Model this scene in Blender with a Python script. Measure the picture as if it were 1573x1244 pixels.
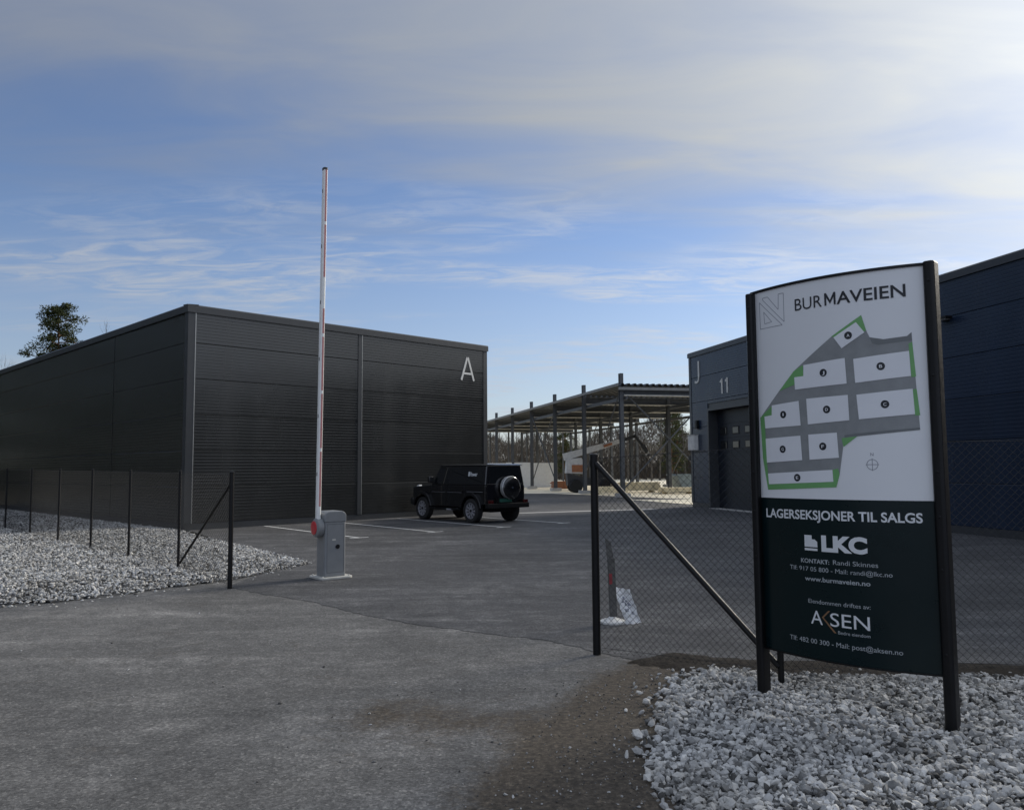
import bpy, bmesh, math, random
import numpy as np
from mathutils import Vector, Matrix, Quaternion
R_ = math.radians
scene = bpy.context.scene
for o_ in list(bpy.data.objects): bpy.data.objects.remove(o_)
col = scene.collection

# ------------------------------------------------------------------ camera
EYE = 1.8
pitch = math.atan(96/1230.); rho = 0.0077
fw = Vector((0, math.cos(pitch), math.sin(pitch)))
r0 = Vector((1, 0, 0)); u0 = r0.cross(fw)
rt = r0*math.cos(rho) - u0*math.sin(rho); up = r0*math.sin(rho) + u0*math.cos(rho)
cd = bpy.data.cameras.new('camera'); cam = bpy.data.objects.new('camera', cd); col.objects.link(cam)
cd.sensor_width = 36; cd.lens = 36*1230/1573.; cd.clip_start = .05; cd.clip_end = 3000
m = Matrix.Identity(4)
for i in range(3):
    m[i][0] = rt[i]; m[i][1] = up[i]; m[i][2] = -fw[i]
m[2][3] = EYE
cam.matrix_world = m
scene.camera = cam

# ------------------------------------------------------------------ sky and sun
SUN_AZ, SUN_EL = R_(52), R_(25)
sdir = Vector((math.sin(SUN_AZ)*math.cos(SUN_EL), math.cos(SUN_AZ)*math.cos(SUN_EL), math.sin(SUN_EL)))
world = bpy.data.worlds.new('World'); scene.world = world; world.use_nodes = True
wt = world.node_tree; wt.nodes.clear()
def wn(t, **k):
    n = wt.nodes.new(t)
    for a, b in k.items(): setattr(n, a, b)
    return n
def _in(n, i, v):
    if v is None: return
    if hasattr(v, 'is_output'): wt.links.new(v, n.inputs[i])
    else: n.inputs[i].default_value = v
def wm(op, a, b=None, c=None, clamp=False):
    n = wn('ShaderNodeMath', operation=op, use_clamp=clamp)
    _in(n, 0, a); _in(n, 1, b); _in(n, 2, c); return n.outputs[0]
def wss(x, lo, hi):
    n = wn('ShaderNodeMapRange', interpolation_type='SMOOTHSTEP')
    _in(n, 0, x); n.inputs[1].default_value = lo; n.inputs[2].default_value = hi
    return n.outputs[0]
def wmix(f, a, b):
    n = wn('ShaderNodeMix', data_type='RGBA'); _in(n, 0, f); _in(n, 6, a); _in(n, 7, b); return n.outputs[2]
def wcomb(x, y, z):
    n = wn('ShaderNodeCombineXYZ'); _in(n, 0, x); _in(n, 1, y); _in(n, 2, z); return n.outputs[0]
def wnoise(v, s, d=6, r=.55, dist=0):
    n = wn('ShaderNodeTexNoise'); _in(n, 'Vector', v); n.inputs['Scale'].default_value = s
    n.inputs['Detail'].default_value = d; n.inputs['Roughness'].default_value = r; n.inputs['Distortion'].default_value = dist
    return n.outputs[0]
tc = wn('ShaderNodeTexCoord')
sx = wn('ShaderNodeSeparateXYZ'); wt.links.new(tc.outputs['Generated'], sx.inputs[0])
dx, dy, dz = sx.outputs
zz = wm('ADD', wm('MAXIMUM', dz, 0.0), .1)
px, py = wm('DIVIDE', dx, zz), wm('DIVIDE', dy, zz)
sky = wn('ShaderNodeTexSky', sky_type='NISHITA', sun_disc=False)
sky.sun_elevation = SUN_EL; sky.sun_rotation = SUN_AZ; sky.air_density = 1.0; sky.dust_density = .3; sky.ozone_density = 3.5
dt = wn('ShaderNodeVectorMath', operation='DOT_PRODUCT'); wt.links.new(tc.outputs['Generated'], dt.inputs[0]); dt.inputs[1].default_value = sdir
cs = wm('MAXIMUM', dt.outputs['Value'], 0.0)
glow = wm('ADD', wm('MULTIPLY', wm('POWER', cs, 10.0), .36), wm('MULTIPLY', wm('POWER', cs, 50.0), .14))
deep = wm('SUBTRACT', 1.0, wss(py, -1.2, 1.5))      # cloud thickened and brightened overhead and behind, out of view, to light the foreground
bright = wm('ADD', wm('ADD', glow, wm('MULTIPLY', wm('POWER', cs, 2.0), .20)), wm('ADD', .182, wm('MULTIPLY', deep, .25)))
# high veil with a soft edge across the view, covering the sky overhead
pv = wcomb(px, py, 0.0)
# rotated / stretched copies for streaks
def rotstretch(a, sx_, sy_):
    n = wn('ShaderNodeMapping'); wt.links.new(pv, n.inputs[0]); n.inputs['Rotation'].default_value = (0, 0, a); n.inputs['Scale'].default_value = (sx_, sy_, 1); return n.outputs[0]
n_big = wnoise(rotstretch(R_(12), .5, 1.0), 1.0, 4, .5, .3)
n_fib = wnoise(rotstretch(R_(24), .9, 2.6), 1.5, 6, .52, .5)
edge = wm('ADD', wm('MULTIPLY', px, -.34), py)          # distance to the veil's edge, on the cloud plane
edge = wm('ADD', edge, wm('MULTIPLY', wm('SUBTRACT', n_big, .5), -1.6))
edge = wm('ADD', edge, wm('MULTIPLY', wm('SUBTRACT', n_fib, .5), -1.0))
veil = wm('SUBTRACT', 1.0, wss(edge, 1.45, 2.75))
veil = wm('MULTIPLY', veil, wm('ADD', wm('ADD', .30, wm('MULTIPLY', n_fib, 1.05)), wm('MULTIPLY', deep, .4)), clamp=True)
# cirrus streaks beyond the edge
n_c1 = wnoise(rotstretch(R_(14), .8, 1.5), .9, 3, .5, .3)
n_c2 = wnoise(rotstretch(R_(20), 2.4, 7.0), 1.5, 9, .64, .9)
cir = wm('MULTIPLY', wss(n_c1, .44, .60), wss(n_c2, .36, .70))
far = wss(py, 1.9, 2.6)
cir = wm('MULTIPLY', wm('MULTIPLY', cir, far), .75)
low = wm('MULTIPLY', wm('SUBTRACT', 1.0, wss(dz, .0, .36)), .46)
warm = wss(cs, .25, .97)
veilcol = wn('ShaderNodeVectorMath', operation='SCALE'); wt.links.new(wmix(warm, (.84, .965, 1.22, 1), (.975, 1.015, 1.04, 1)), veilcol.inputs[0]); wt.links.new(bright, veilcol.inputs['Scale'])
cirb = wm('ADD', bright, .13)
circol = wn('ShaderNodeVectorMath', operation='SCALE'); circol.inputs[0].default_value = (.93, 1.0, 1.12); wt.links.new(cirb, circol.inputs['Scale'])
SKYK = .074
skys = wn('ShaderNodeVectorMath', operation='SCALE'); tint = wn('ShaderNodeVectorMath', operation='MULTIPLY'); wt.links.new(sky.outputs[0], tint.inputs[0]); tint.inputs[1].default_value = (1.0, .97, 1.06); wt.links.new(tint.outputs[0], skys.inputs[0]); skys.inputs['Scale'].default_value = SKYK
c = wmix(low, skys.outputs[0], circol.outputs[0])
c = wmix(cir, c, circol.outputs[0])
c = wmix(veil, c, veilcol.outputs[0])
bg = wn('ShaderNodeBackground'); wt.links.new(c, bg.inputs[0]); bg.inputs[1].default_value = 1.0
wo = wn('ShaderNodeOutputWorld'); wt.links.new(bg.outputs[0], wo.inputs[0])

sl = bpy.data.lights.new('sun', 'SUN'); sl.energy = 2.4; sl.angle = R_(18); sl.color = (1, .93, .82)
so = bpy.data.objects.new('sun', sl); col.objects.link(so); so.location = (30, 30, 30)
so.rotation_euler = sdir.to_track_quat('Z', 'Y').to_euler()
vs = scene.view_settings
vs.view_transform = 'Standard'; vs.look = 'None'; vs.gamma = 1; vs.exposure = 0.6; vs.use_curve_mapping = False

# ------------------------------------------------------------------ helpers
def tag(o, label=None, cat=None, group=None, kind=None):
    if label: o['label'] = label
    if cat: o['category'] = cat
    if group: o['group'] = group
    if kind: o['kind'] = kind
    return o
def link(name, data, parent=None, loc=(0, 0, 0), rz=0.0):
    o = bpy.data.objects.new(name, data); col.objects.link(o)
    o.parent = parent; o.location = loc; o.rotation_euler = (0, 0, rz); return o
def thing(name, label, cat, loc=(0, 0, 0), rz=0.0, group=None):
    return tag(link(name, None, None, loc, rz), label, cat, group)
class MB:
    def __init__(s): s.v = []; s.f = []; s.mi = []
    def add(s, v, f, mi=0):
        b = len(s.v); s.v += [tuple(p) for p in v]; s.f += [tuple(b+i for i in q) for q in f]; s.mi += [mi]*len(f); return s
    def box(s, x0, x1, y0, y1, z0, z1, mi=0):
        return s.add([(x0,y0,z0),(x1,y0,z0),(x1,y1,z0),(x0,y1,z0),(x0,y0,z1),(x1,y0,z1),(x1,y1,z1),(x0,y1,z1)],
              [(3,2,1,0),(4,5,6,7),(0,1,5,4),(1,2,6,5),(2,3,7,6),(3,0,4,7)], mi)
    def hexa(s, b, t, mi=0):      # four bottom and four top points
        return s.add(list(b)+list(t), [(3,2,1,0),(4,5,6,7),(0,1,5,4),(1,2,6,5),(2,3,7,6),(3,0,4,7)], mi)
    def prism(s, pts, fn, a, b, mi=0):   # polygon extruded: fn(u,v,w)
        n = len(pts)
        return s.add([fn(u, v, a) for u, v in pts]+[fn(u, v, b) for u, v in pts],
            [tuple(range(n))[::-1], tuple(range(n, 2*n))]+[(i, (i+1) % n, n+(i+1) % n, n+i) for i in range(n)], mi)
    def tube(s, path, r, n=6, mi=0, cap=True):
        path = [Vector(p) for p in path]; k = len(path)
        rr = r if isinstance(r, (list, tuple)) else [r]*k
        vs_ = []
        for i, p in enumerate(path):
            d = (path[min(i+1, k-1)]-path[max(i-1, 0)]).normalized()
            a = d.cross(Vector((0, 0, 1)))
            if a.length < .02: a = d.cross(Vector((0, 1, 0)))
            a.normalize(); b = a.cross(d)
            for j in range(n):
                t = 2*math.pi*j/n; vs_.append(p+(a*math.cos(t)+b*math.sin(t))*rr[i])
        fs = [(i*n+j, i*n+(j+1) % n, (i+1)*n+(j+1) % n, (i+1)*n+j) for i in range(k-1) for j in range(n)]
        if cap: fs += [tuple(range(n))[::-1], tuple(range((k-1)*n, k*n))]
        return s.add(vs_, fs, mi)
    def lathe(s, prof, fn=lambda r, t, h: (r*math.cos(t), r*math.sin(t), h), n=20, mi=0):
        k = len(prof); vs_ = [fn(r, 2*math.pi*j/n, h) for r, h in prof for j in range(n)]
        fs = [(i*n+j, i*n+(j+1) % n, (i+1)*n+(j+1) % n, (i+1)*n+j) for i in range(k-1) for j in range(n)]
        fs += [tuple(range(n))[::-1], tuple(range((k-1)*n, k*n))]
        return s.add(vs_, fs, mi)
    def mesh(s, name, mats, smooth=False):
        me = bpy.data.meshes.new(name); me.from_pydata(s.v, [], s.f); me.update()
        for m_ in (mats if isinstance(mats, (list, tuple)) else [mats]): me.materials.append(m_)
        if any(s.mi): me.polygons.foreach_set('material_index', s.mi)
        bm = bmesh.new(); bm.from_mesh(me); bmesh.ops.recalc_face_normals(bm, faces=bm.faces)
        if smooth:
            for f in bm.faces: f.smooth = True
            for e in bm.edges:
                if len(e.link_faces) == 2 and e.calc_face_angle(0) > R_(40): e.smooth = False
        bm.to_mesh(me); bm.free()
        return me
    def build(s, name, mats, parent=None, loc=(0, 0, 0), rz=0.0, smooth=False, bevel=0, seg=2):
        o = link(name, s.mesh(name, mats, smooth), parent, loc, rz)
        if bevel:
            b = o.modifiers.new('bevel', 'BEVEL'); b.width = bevel; b.segments = seg; b.limit_method = 'ANGLE'; b.angle_limit = R_(35)
            if not smooth:
                for p in o.data.polygons: p.use_smooth = True
                b.harden_normals = False
                w = o.modifiers.new('wn', 'WEIGHTED_NORMAL'); w.keep_sharp = True
        return o
def copy_tree(o, parent=None):
    c_ = o.copy(); col.objects.link(c_); c_.parent = parent
    for ch in list(o.children): copy_tree(ch, c_)
    return c_

# ------------------------------------------------------------------ materials
def new_mat(name):
    m_ = bpy.data.materials.new(name); m_.use_nodes = True; t = m_.node_tree
    return m_, t, t.nodes['Principled BSDF']
def N(t, ty, **k):
    n = t.nodes.new(ty)
    for a, b in k.items(): setattr(n, a, b)
    return n
def noise(t, s, d=4, r=.55, vec=None, dist=0):
    n = N(t, 'ShaderNodeTexNoise'); n.inputs['Scale'].default_value = s; n.inputs['Detail'].default_value = d; n.inputs['Roughness'].default_value = r
    n.inputs['Distortion'].default_value = dist
    if vec is not None: t.links.new(vec, n.inputs['Vector'])
    return n.outputs[0]
def ramp(t, fac, stops):
    n = N(t, 'ShaderNodeValToRGB'); e = n.color_ramp.elements
    while len(e) < len(stops): e.new(.5)
    for i, (p, c_) in enumerate(stops):
        e[i].position = p; e[i].color = (*c_, 1) if len(c_) == 3 else c_
    t.links.new(fac, n.inputs[0]); return n.outputs[0]
def mixc(t, f, a, b, mode='MIX'):
    n = N(t, 'ShaderNodeMix', data_type='RGBA', blend_type=mode)
    for i, v in ((0, f), (6, a), (7, b)):
        if hasattr(v, 'is_output'): t.links.new(v, n.inputs[i])
        else: n.inputs[i].default_value = v if not isinstance(v, tuple) or len(v) == 4 else (*v, 1)
    return n.outputs[2]
def bump(t, p, h, dist, strength=1.0):
    b = N(t, 'ShaderNodeBump'); b.inputs['Distance'].default_value = dist; b.inputs['Strength'].default_value = strength
    t.links.new(h, b.inputs['Height']); t.links.new(b.outputs[0], p.inputs['Normal'])
def obco(t, out='Object'): return N(t, 'ShaderNodeTexCoord').outputs[out]
def mapping(t, vec, scale=(1, 1, 1), rot=(0, 0, 0)):
    n = N(t, 'ShaderNodeMapping'); t.links.new(vec, n.inputs[0]); n.inputs['Scale'].default_value = scale; n.inputs['Rotation'].default_value = rot; return n.outputs[0]
def simple(name, c_, rough=.5, metal=0.0, spec=.5, var=.12, vs_=6.0, bmp=0.0, bs=60, coat=0.0, dirt=None):
    m_, t, p = new_mat(name)
    co = obco(t)
    nz = noise(t, vs_, 5, .6, co)
    a = tuple(x*(1-var) for x in c_); b = tuple(min(1, x*(1+var)) for x in c_)
    cc = ramp(t, nz, [(.3, a), (.7, b)])
    t.links.new(cc, p.inputs['Base Color'])
    p.inputs['Metallic'].default_value = metal; p.inputs['Specular IOR Level'].default_value = spec
    rr = ramp(t, noise(t, vs_*2.3, 4, .6, co), [(.25, (max(0, rough-.07),)*3), (.75, (min(1, rough+.07),)*3)])
    t.links.new(rr, p.inputs['Roughness'])
    p.inputs['Coat Weight'].default_value = coat; p.inputs['Coat Roughness'].default_value = .05
    if bmp: bump(t, p, noise(t, bs, 5, .6, co), bmp)
    return m_

def asphalt(name, base, dusty, dust_amt, dirtattr=False):
    m_, t, p = new_mat(name); co = obco(t)
    agg = noise(t, 160, 3, .7, co); agg2 = N(t, 'ShaderNodeTexVoronoi'); agg2.inputs['Scale'].default_value = 95; t.links.new(co, agg2.inputs['Vector'])
    big = noise(t, .35, 5, .6, co, .6); mid = noise(t, 2.2, 6, .65, co, .3)
    strk = noise(t, 1.0, 6, .65, mapping(t, co, (.3, 1.5, 1), (0, 0, R_(-24))), .8)
    c1 = ramp(t, agg, [(.3, tuple(x*.6 for x in base)), (.7, tuple(x*1.38 for x in base))])
    f = N(t, 'ShaderNodeMath', operation='MULTIPLY'); 
    fa = ramp(t, strk, [(.42, (0,)*3), (.66, (1,)*3)]); fb = ramp(t, mid, [(.38, (.05,)*3), (.68, (1,)*3)])
    t.links.new(fa, f.inputs[0]); t.links.new(fb, f.inputs[1])
    f2 = N(t, 'ShaderNodeMath', operation='MULTIPLY'); t.links.new(f.outputs[0], f2.inputs[0]); f2.inputs[1].default_value = dust_amt
    c2 = mixc(t, f2.outputs[0], c1, tuple(dusty))
    c3 = mixc(t, 1.0, c2, ramp(t, big, [(.3, (.70,)*3), (.7, (1.2,)*3)]), 'MULTIPLY')
    # pale grit specks
    sp = N(t, 'ShaderNodeTexVoronoi'); sp.inputs['Scale'].default_value = 9; t.links.new(co, sp.inputs['Vector'])
    spk = ramp(t, sp.outputs['Distance'], [(.04, (1,)*3), (.10, (0,)*3)])
    c3 = mixc(t, mixc(t, 1.0, spk, ramp(t, mid, [(.5, (0,)*3), (.7, (.55,)*3)]), 'MULTIPLY'), c3, tuple(dusty))
    m2 = noise(t, 9, 6, .7, co, .5); m3 = noise(t, 38, 4, .75, co)
    c3 = mixc(t, 1.0, c3, ramp(t, m2, [(.30, (.72,)*3), (.72, (1.28,)*3)]), 'MULTIPLY')
    c3 = mixc(t, 1.0, c3, ramp(t, m3, [(.28, (.58,)*3), (.74, (1.42,)*3)]), 'MULTIPLY')
    vg = N(t, 'ShaderNodeTexVoronoi'); vg.inputs['Scale'].default_value = 62; t.links.new(co, vg.inputs['Vector'])
    sg_ = N(t, 'ShaderNodeSeparateColor'); t.links.new(vg.outputs['Color'], sg_.inputs[0])
    grain = ramp(t, sg_.outputs[0], [(0, (.66,)*3), (.5, (.94,)*3), (.86, (1.14,)*3), (1, (1.7, 1.68, 1.64))])
    c3 = mixc(t, 1.0, c3, grain, 'MULTIPLY')
    out = c3
    if dirtattr:
        at = N(t, 'ShaderNodeAttribute'); at.attribute_name = 'dirt'
        nb = noise(t, 1.6, 7, .7, co, .4); nf = noise(t, 16, 6, .75, co)
        s1 = N(t, 'ShaderNodeMath', operation='ADD'); t.links.new(at.outputs['Fac'], s1.inputs[0]); t.links.new(nb, s1.inputs[1])
        s2 = N(t, 'ShaderNodeMath', operation='MULTIPLY_ADD'); t.links.new(nf, s2.inputs[0]); s2.inputs[1].default_value = .75; t.links.new(s1.outputs[0], s2.inputs[2])
        s3 = N(t, 'ShaderNodeMapRange'); t.links.new(s2.outputs[0], s3.inputs[0]); s3.inputs[1].default_value = .98; s3.inputs[2].default_value = 1.34; s3.inputs[4].default_value = .95
        msk = s3.outputs[0]
        soil = ramp(t, noise(t, 22, 7, .75, co), [(.32, (.020, .0155, .011)), (.5, (.068, .053, .037)), (.72, (.15, .123, .092))])
        out = mixc(t, msk, c3, mixc(t, .8, soil, grain, 'MULTIPLY'))
    t.links.new(out, p.inputs['Base Color'])
    p.inputs['Roughness'].default_value = .82; p.inputs['Specular IOR Level'].default_value = .35
    hs = N(t, 'ShaderNodeMath', operation='ADD'); t.links.new(agg, hs.inputs[0]); t.links.new(agg2.outputs['Distance'], hs.inputs[1])
    bump(t, p, hs.outputs[0], .003, .35)
    return m_

M = {}
M['road'] = asphalt('old_asphalt', (.108, .106, .103), (.235, .228, .219), .9, True)
M['yard'] = asphalt('new_asphalt', (.064, .064, .067), (.185, .182, .18), .85)
M['soil'] = simple('soil', (.036, .030, .024), .95, var=.55, vs_=14, bmp=.02, bs=45, spec=.2)
M['ground'] = simple('rough_ground', (.09, .08, .06), .95, var=.4, vs_=.6, bmp=.05, bs=3, spec=.2)
M['paint'] = simple('road_paint', (.62, .62, .60), .7, var=.25, vs_=18, bmp=.001, bs=120)
M['gravelbase'] = simple('gravel_fines', (.06, .059, .057), .95, var=.45, vs_=30, bmp=.02, bs=60)
def stone_mat():
    m_, t, p = new_mat('crushed_stone'); at = N(t, 'ShaderNodeAttribute'); at.attribute_name = 'tint'
    c_ = ramp(t, at.outputs['Fac'], [(0, (.09, .088, .084)), (.3, (.31, .308, .30)), (.62, (.53, .527, .515)), (1, (.68, .665, .63))])
    c_ = mixc(t, .5, c_, ramp(t, noise(t, 55, 4, .6, obco(t)), [(.3, (.55,)*3), (.7, (1.25,)*3)]), 'MULTIPLY')
    c_ = mixc(t, 1.0, c_, ramp(t, noise(t, 1.7, 5, .65, obco(t)), [(.32, (.74, .72, .69)), (.66, (1.12, 1.12, 1.12))]), 'MULTIPLY')
    t.links.new(c_, p.inputs['Base Color']); p.inputs['Roughness'].default_value = .85; p.inputs['Specular IOR Level'].default_value = .3
    return m_
M['stone'] = stone_mat()
def cladding(name, c_, rough, spec=.85):
    m_, t, p = new_mat(name); co = obco(t)
    oi = N(t, 'ShaderNodeObjectInfo')
    v = ramp(t, oi.outputs['Random'], [(0, (.9,)*3), (1, (1.1,)*3)])
    st = noise(t, 1.0, 3, .5, mapping(t, co, (1.2, 1.2, .15)))
    c1 = ramp(t, st, [(.3, tuple(x*.9 for x in c_)), (.7, tuple(x*1.12 for x in c_))])
    t.links.new(mixc(t, 1.0, c1, v, 'MULTIPLY'), p.inputs['Base Color'])
    rr = ramp(t, noise(t, 1.0, 2, .5, mapping(t, co, (1.3, 1.3, .4))), [(.3, (rough-.03,)*3), (.7, (rough+.05,)*3)])
    t.links.new(rr, p.inputs['Roughness']); p.inputs['Specular IOR Level'].default_value = spec
    bump(t, p, noise(t, .7, 3, .5, co), .02, .35)
    return m_
M['clad'] = cladding('dark_grey_cladding', (.023, .0235, .0225), .21)
M['cladj'] = cladding('sky_tinted_cladding', (.015, .026, .050), .26, .45)  # the sky's blue reflection is put into the grey cladding's base colour
M['doordark'] = simple('dark_door_paint', (.010, .014, .022), .4, spec=.35, var=.1)
M['trim'] = simple('grey_trim', (.040, .043, .047), .38, var=.08)
M['trimlight'] = simple('trim_edge_highlight', (.42, .42, .40), .35, .6, var=.1)  # pale edge colour stands for the highlight along the trims
M['black'] = simple('black_powder_coat', (.0045, .0045, .0055), .42, var=.2, vs_=12, spec=.3)
M['wire'] = simple('black_wire', (.012, .012, .013), .45)
M['letter'] = simple('cream_letter', (.72, .71, .66), .5, var=.04)
M['galv'] = simple('galvanised_steel', (.50, .49, .45), .55, .1, var=.18, vs_=3)
M['steel'] = simple('grey_primed_steel', (.085, .09, .095), .55, var=.15, vs_=2)
M['deck'] = simple('roof_deck', (.045, .047, .05), .55, .0, var=.12)
M['deckedge'] = simple('dull_zinc', (.24, .24, .23), .55, .1, var=.15)
M['concrete'] = simple('concrete', (.42, .41, .39), .85, var=.15, vs_=2, bmp=.004, bs=30)
M['sand'] = simple('pale_sand', (.80, .73, .57), .95, var=.2, vs_=.9, bmp=.03, bs=6)
M['timber'] = simple('pale_timber', (.80, .70, .48), .75, var=.2, vs_=4)
M['orange'] = simple('orange_paint', (.36, .14, .06), .5, var=.25)
M['white'] = simple('white_paint', (.78, .78, .76), .45, var=.06)
M['offwhite'] = simple('worn_white_paint', (.62, .61, .58), .55, var=.15)
M['cabinet'] = simple('grey_cabinet_paint', (.20, .208, .215), .42, var=.06, bmp=.0006, bs=220)
M['red'] = simple('red_reflective', (.50, .035, .045), .4, var=.12)
M['darkgrey'] = simple('dark_grey_plastic', (.035, .036, .038), .6)
M['signwhite'] = simple('sign_white', (.74, .75, .77), .38, var=.025, vs_=1.2)
M['signdark'] = simple('sign_dark_teal', (.0022, .0105, .0125), .30, var=.15, vs_=1.5, spec=.3)
M['ink'] = simple('black_ink', (.010, .012, .018), .5)
M['inkline'] = simple('grey_ink', (.25, .26, .30), .5)
M['mapgrey'] = simple('map_grey', (.235, .245, .25), .5, var=.12, vs_=8)
M['mapdark'] = simple('map_dark_grey', (.15, .16, .165), .5, var=.1)
M['mapgreen'] = simple('map_green', (.15, .36, .13), .5, var=.08)
M['mapwhite'] = simple('map_white', (.74, .75, .78), .4, var=.02)
M['inkwhite'] = simple('white_print', (.66, .68, .70), .5, var=.03)
M['inkpale'] = simple('pale_print', (.36, .39, .41), .5, var=.03)
M['inkbronze'] = simple('bronze_print', (.22, .12, .06), .5)
M['carpaint'] = simple('black_car_paint', (.004, .004, .005), .22, var=.1, coat=.6)
M['carplastic'] = simple('black_plastic', (.005, .005, .0055), .6, spec=.25)
M['tyre'] = simple('tyre_rubber', (.014, .014, .014), .8)
M['rim'] = simple('alloy_rim', (.40, .40, .43), .4, .5, var=.08)
M['ring'] = simple('satin_ring', (.62, .62, .62), .3, .6, var=.03)
M['chrome'] = simple('chrome', (.75, .75, .76), .14, 1.0, var=.03)
def glass_mat():
    m_, t, p = new_mat('tinted_glass'); p.inputs['Base Color'].default_value = (.006, .007, .008, 1); p.inputs['Roughness'].default_value = .03
    p.inputs['Specular IOR Level'].default_value = .8; return m_
M['glass'] = glass_mat()
M['plate'] = simple('green_plate', (.012, .07, .05), .5)
M['redlens'] = simple('red_lens', (.045, .004, .004), .25)
M['clearlens'] = simple('clear_lens', (.6, .6, .58), .15)
M['bark'] = simple('grey_bark', (.085, .075, .062), .9, var=.35, vs_=9)
M['twig'] = simple('brown_twig', (.095, .078, .060), .9, var=.3, vs_=.3)
M['pinebark'] = simple('pine_bark', (.16, .085, .045), .9, var=.35, vs_=8)
def needle_mat():
    m_, t, p = new_mat('pine_needles')
    c_ = ramp(t, noise(t, 1.1, 4, .6, obco(t)), [(.3, (.026, .036, .015)), (.55, (.055, .066, .022)), (.75, (.11, .10, .03))])
    t.links.new(c_, p.inputs['Base Color']); p.inputs['Roughness'].default_value = .7; p.inputs['Specular IOR Level'].default_value = .2
    return m_
M['needle'] = needle_mat()
M['wornpost'] = simple('worn_grey_post', (.115, .112, .105), .75, var=.3, vs_=20)
M['dullred'] = simple('dull_red', (.30, .045, .05), .6, var=.25)
M['armred'] = simple('faded_red_band', (.52, .21, .20), .45, var=.1)
M['paper'] = simple('white_sheet', (.68, .68, .68), .6, var=.12, vs_=14)
M['skip'] = simple('blue_grey_steel', (.25, .31, .33), .55, var=.2)

# ------------------------------------------------------------------ ground, road, yard
def sheet(name, poly, z, mat, thick=0.0):
    mb = MB(); n = len(poly)
    if thick: mb.prism(poly, lambda u, v, w: (u, v, w), z-thick, z)
    else: mb.add([(x, y, z) for x, y in poly], [tuple(range(n))])
    return tag(mb.build(name, mat), kind='structure')
sheet('ground', [(-900, -300), (900, -300), (900, 1500), (-900, 1500)], -.06, M['ground'])
rng = np.random.default_rng(7)
def grid_obj(name, x0, x1, y0, y1, st, zf, mat, inside=None):
    nx = int((x1-x0)/st)+1; ny = int((y1-y0)/st)+1
    X, Y = np.meshgrid(np.linspace(x0, x1, nx), np.linspace(y0, y1, ny))
    v = [(float(a), float(b), float(zf(a, b))) for a, b in zip(X.ravel(), Y.ravel())]
    f = [(j*nx+i, j*nx+i+1, (j+1)*nx+i+1, (j+1)*nx+i) for j in range(ny-1) for i in range(nx-1)]
    if inside: f = [q for q in f if inside(sum(v[k][0] for k in q)/4, sum(v[k][1] for k in q)/4)]
    me = bpy.data.meshes.new(name); me.from_pydata(v, [], f); me.update(); me.materials.append(mat)
    for p in me.polygons: p.use_smooth = True
    return link(name, me), X.ravel(), Y.ravel()
def seg_dist(x, y, pts):
    d = 1e9
    for (ax, ay), (bx, by) in zip(pts, pts[1:]):
        t = ((x-ax)*(bx-ax)+(y-ay)*(by-ay))/((bx-ax)**2+(by-ay)**2); t = max(0, min(1, t))
        d = min(d, math.hypot(x-ax-t*(bx-ax), y-ay-t*(by-ay)))
    return d
def inpoly(x, y, P):
    r = False; j = len(P)-1
    for i in range(len(P)):
        if (P[i][1] > y) != (P[j][1] > y) and x < (P[j][0]-P[i][0])*(y-P[i][1])/(P[j][1]-P[i][1])+P[i][0]: r = not r
        j = i
    return r
# foreground road: flat, with the trodden soil by the stone bed held as an attribute
road, RX, RY = grid_obj('road', -40, 40, -24, 16, .25, lambda a, b: 0.0, M['road'])
tag(road, kind='structure')
dirt_line = [(.55, 3.4), (.60, 4.6), (.80, 5.4), (1.0, 6.2), (1.5, 7.0)]
dv = []
for x, y in zip(RX, RY):
    d = seg_dist(x, y, dirt_line)
    w_ = .95 if y < 6.0 else .75
    v_ = max(0., 1.12-d/w_) if x < 1.4 else (.8 if 2.4 < y < 9 and x < 7 else 0)
    d2 = seg_dist(x, y, [(-.9, 6.0), (-.3, 5.85), (.3, 5.7)]); v_ = max(v_, .30*max(0, 1-d2/.8))
    dv.append(min(1, v_*1.25))
at = road.data.attributes.new('dirt', 'FLOAT', 'POINT'); at.data.foreach_set('value', np.array(dv, dtype=np.float32))
YARD = [(-4.45, 12.55), (-3.6, 11.75), (-2.72, 11.03), (-1.9, 10.1), (-1.12, 9.42), (-.35, 8.92), (.41, 8.47), (.80, 7.98), (1.29, 7.48), (2.25, 6.9), (3.9, 7.12), (6.2, 6.7),
        (17.5, 4.0), (13.0, 22.0), (8.4, 36.3), (9.9, 43.6), (6.4, 49.0), (2.8, 55.1), (-9, 58), (-12, 40), (-9.6, 24.0), (-4.3, 15.5)]
_yr = random.Random(2); _yj = []
for i_, (a_, b_) in enumerate(zip(YARD, YARD[1:]+YARD[:1])):
    n_ = 14 if i_ < 10 else 1
    for k_ in range(n_): _yj.append((a_[0]+(b_[0]-a_[0])*k_/n_+(_yr.uniform(-.025, .025) if n_ > 1 else 0), a_[1]+(b_[1]-a_[1])*k_/n_+(_yr.uniform(-.03, .03) if n_ > 1 else 0)))
sheet('yard', _yj, .004, M['yard'])
A_, B_ = Vector((-.2334, .9724)), Vector((.9724, .2334))       # the yard's long axis and cross axis
def AB(a, b, o=(6.33, 46.25)): return (o[0]+A_.x*a+B_.x*b, o[1]+A_.y*a+B_.y*b)
sheet('sand_ground', [(2.8, 55.1), (6.4, 49.2), (9.9, 43.6), (40, 50), (40, 130), (-30, 130), (-14, 58), (-9, 57.8)], .002, M['sand'], .05)
sheet('sand_verge', [(6.3, 43.6), (8.4, 37.6), (10.6, 38.0), (9.95, 43.3)], .02, M['sand'], .004)
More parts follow.
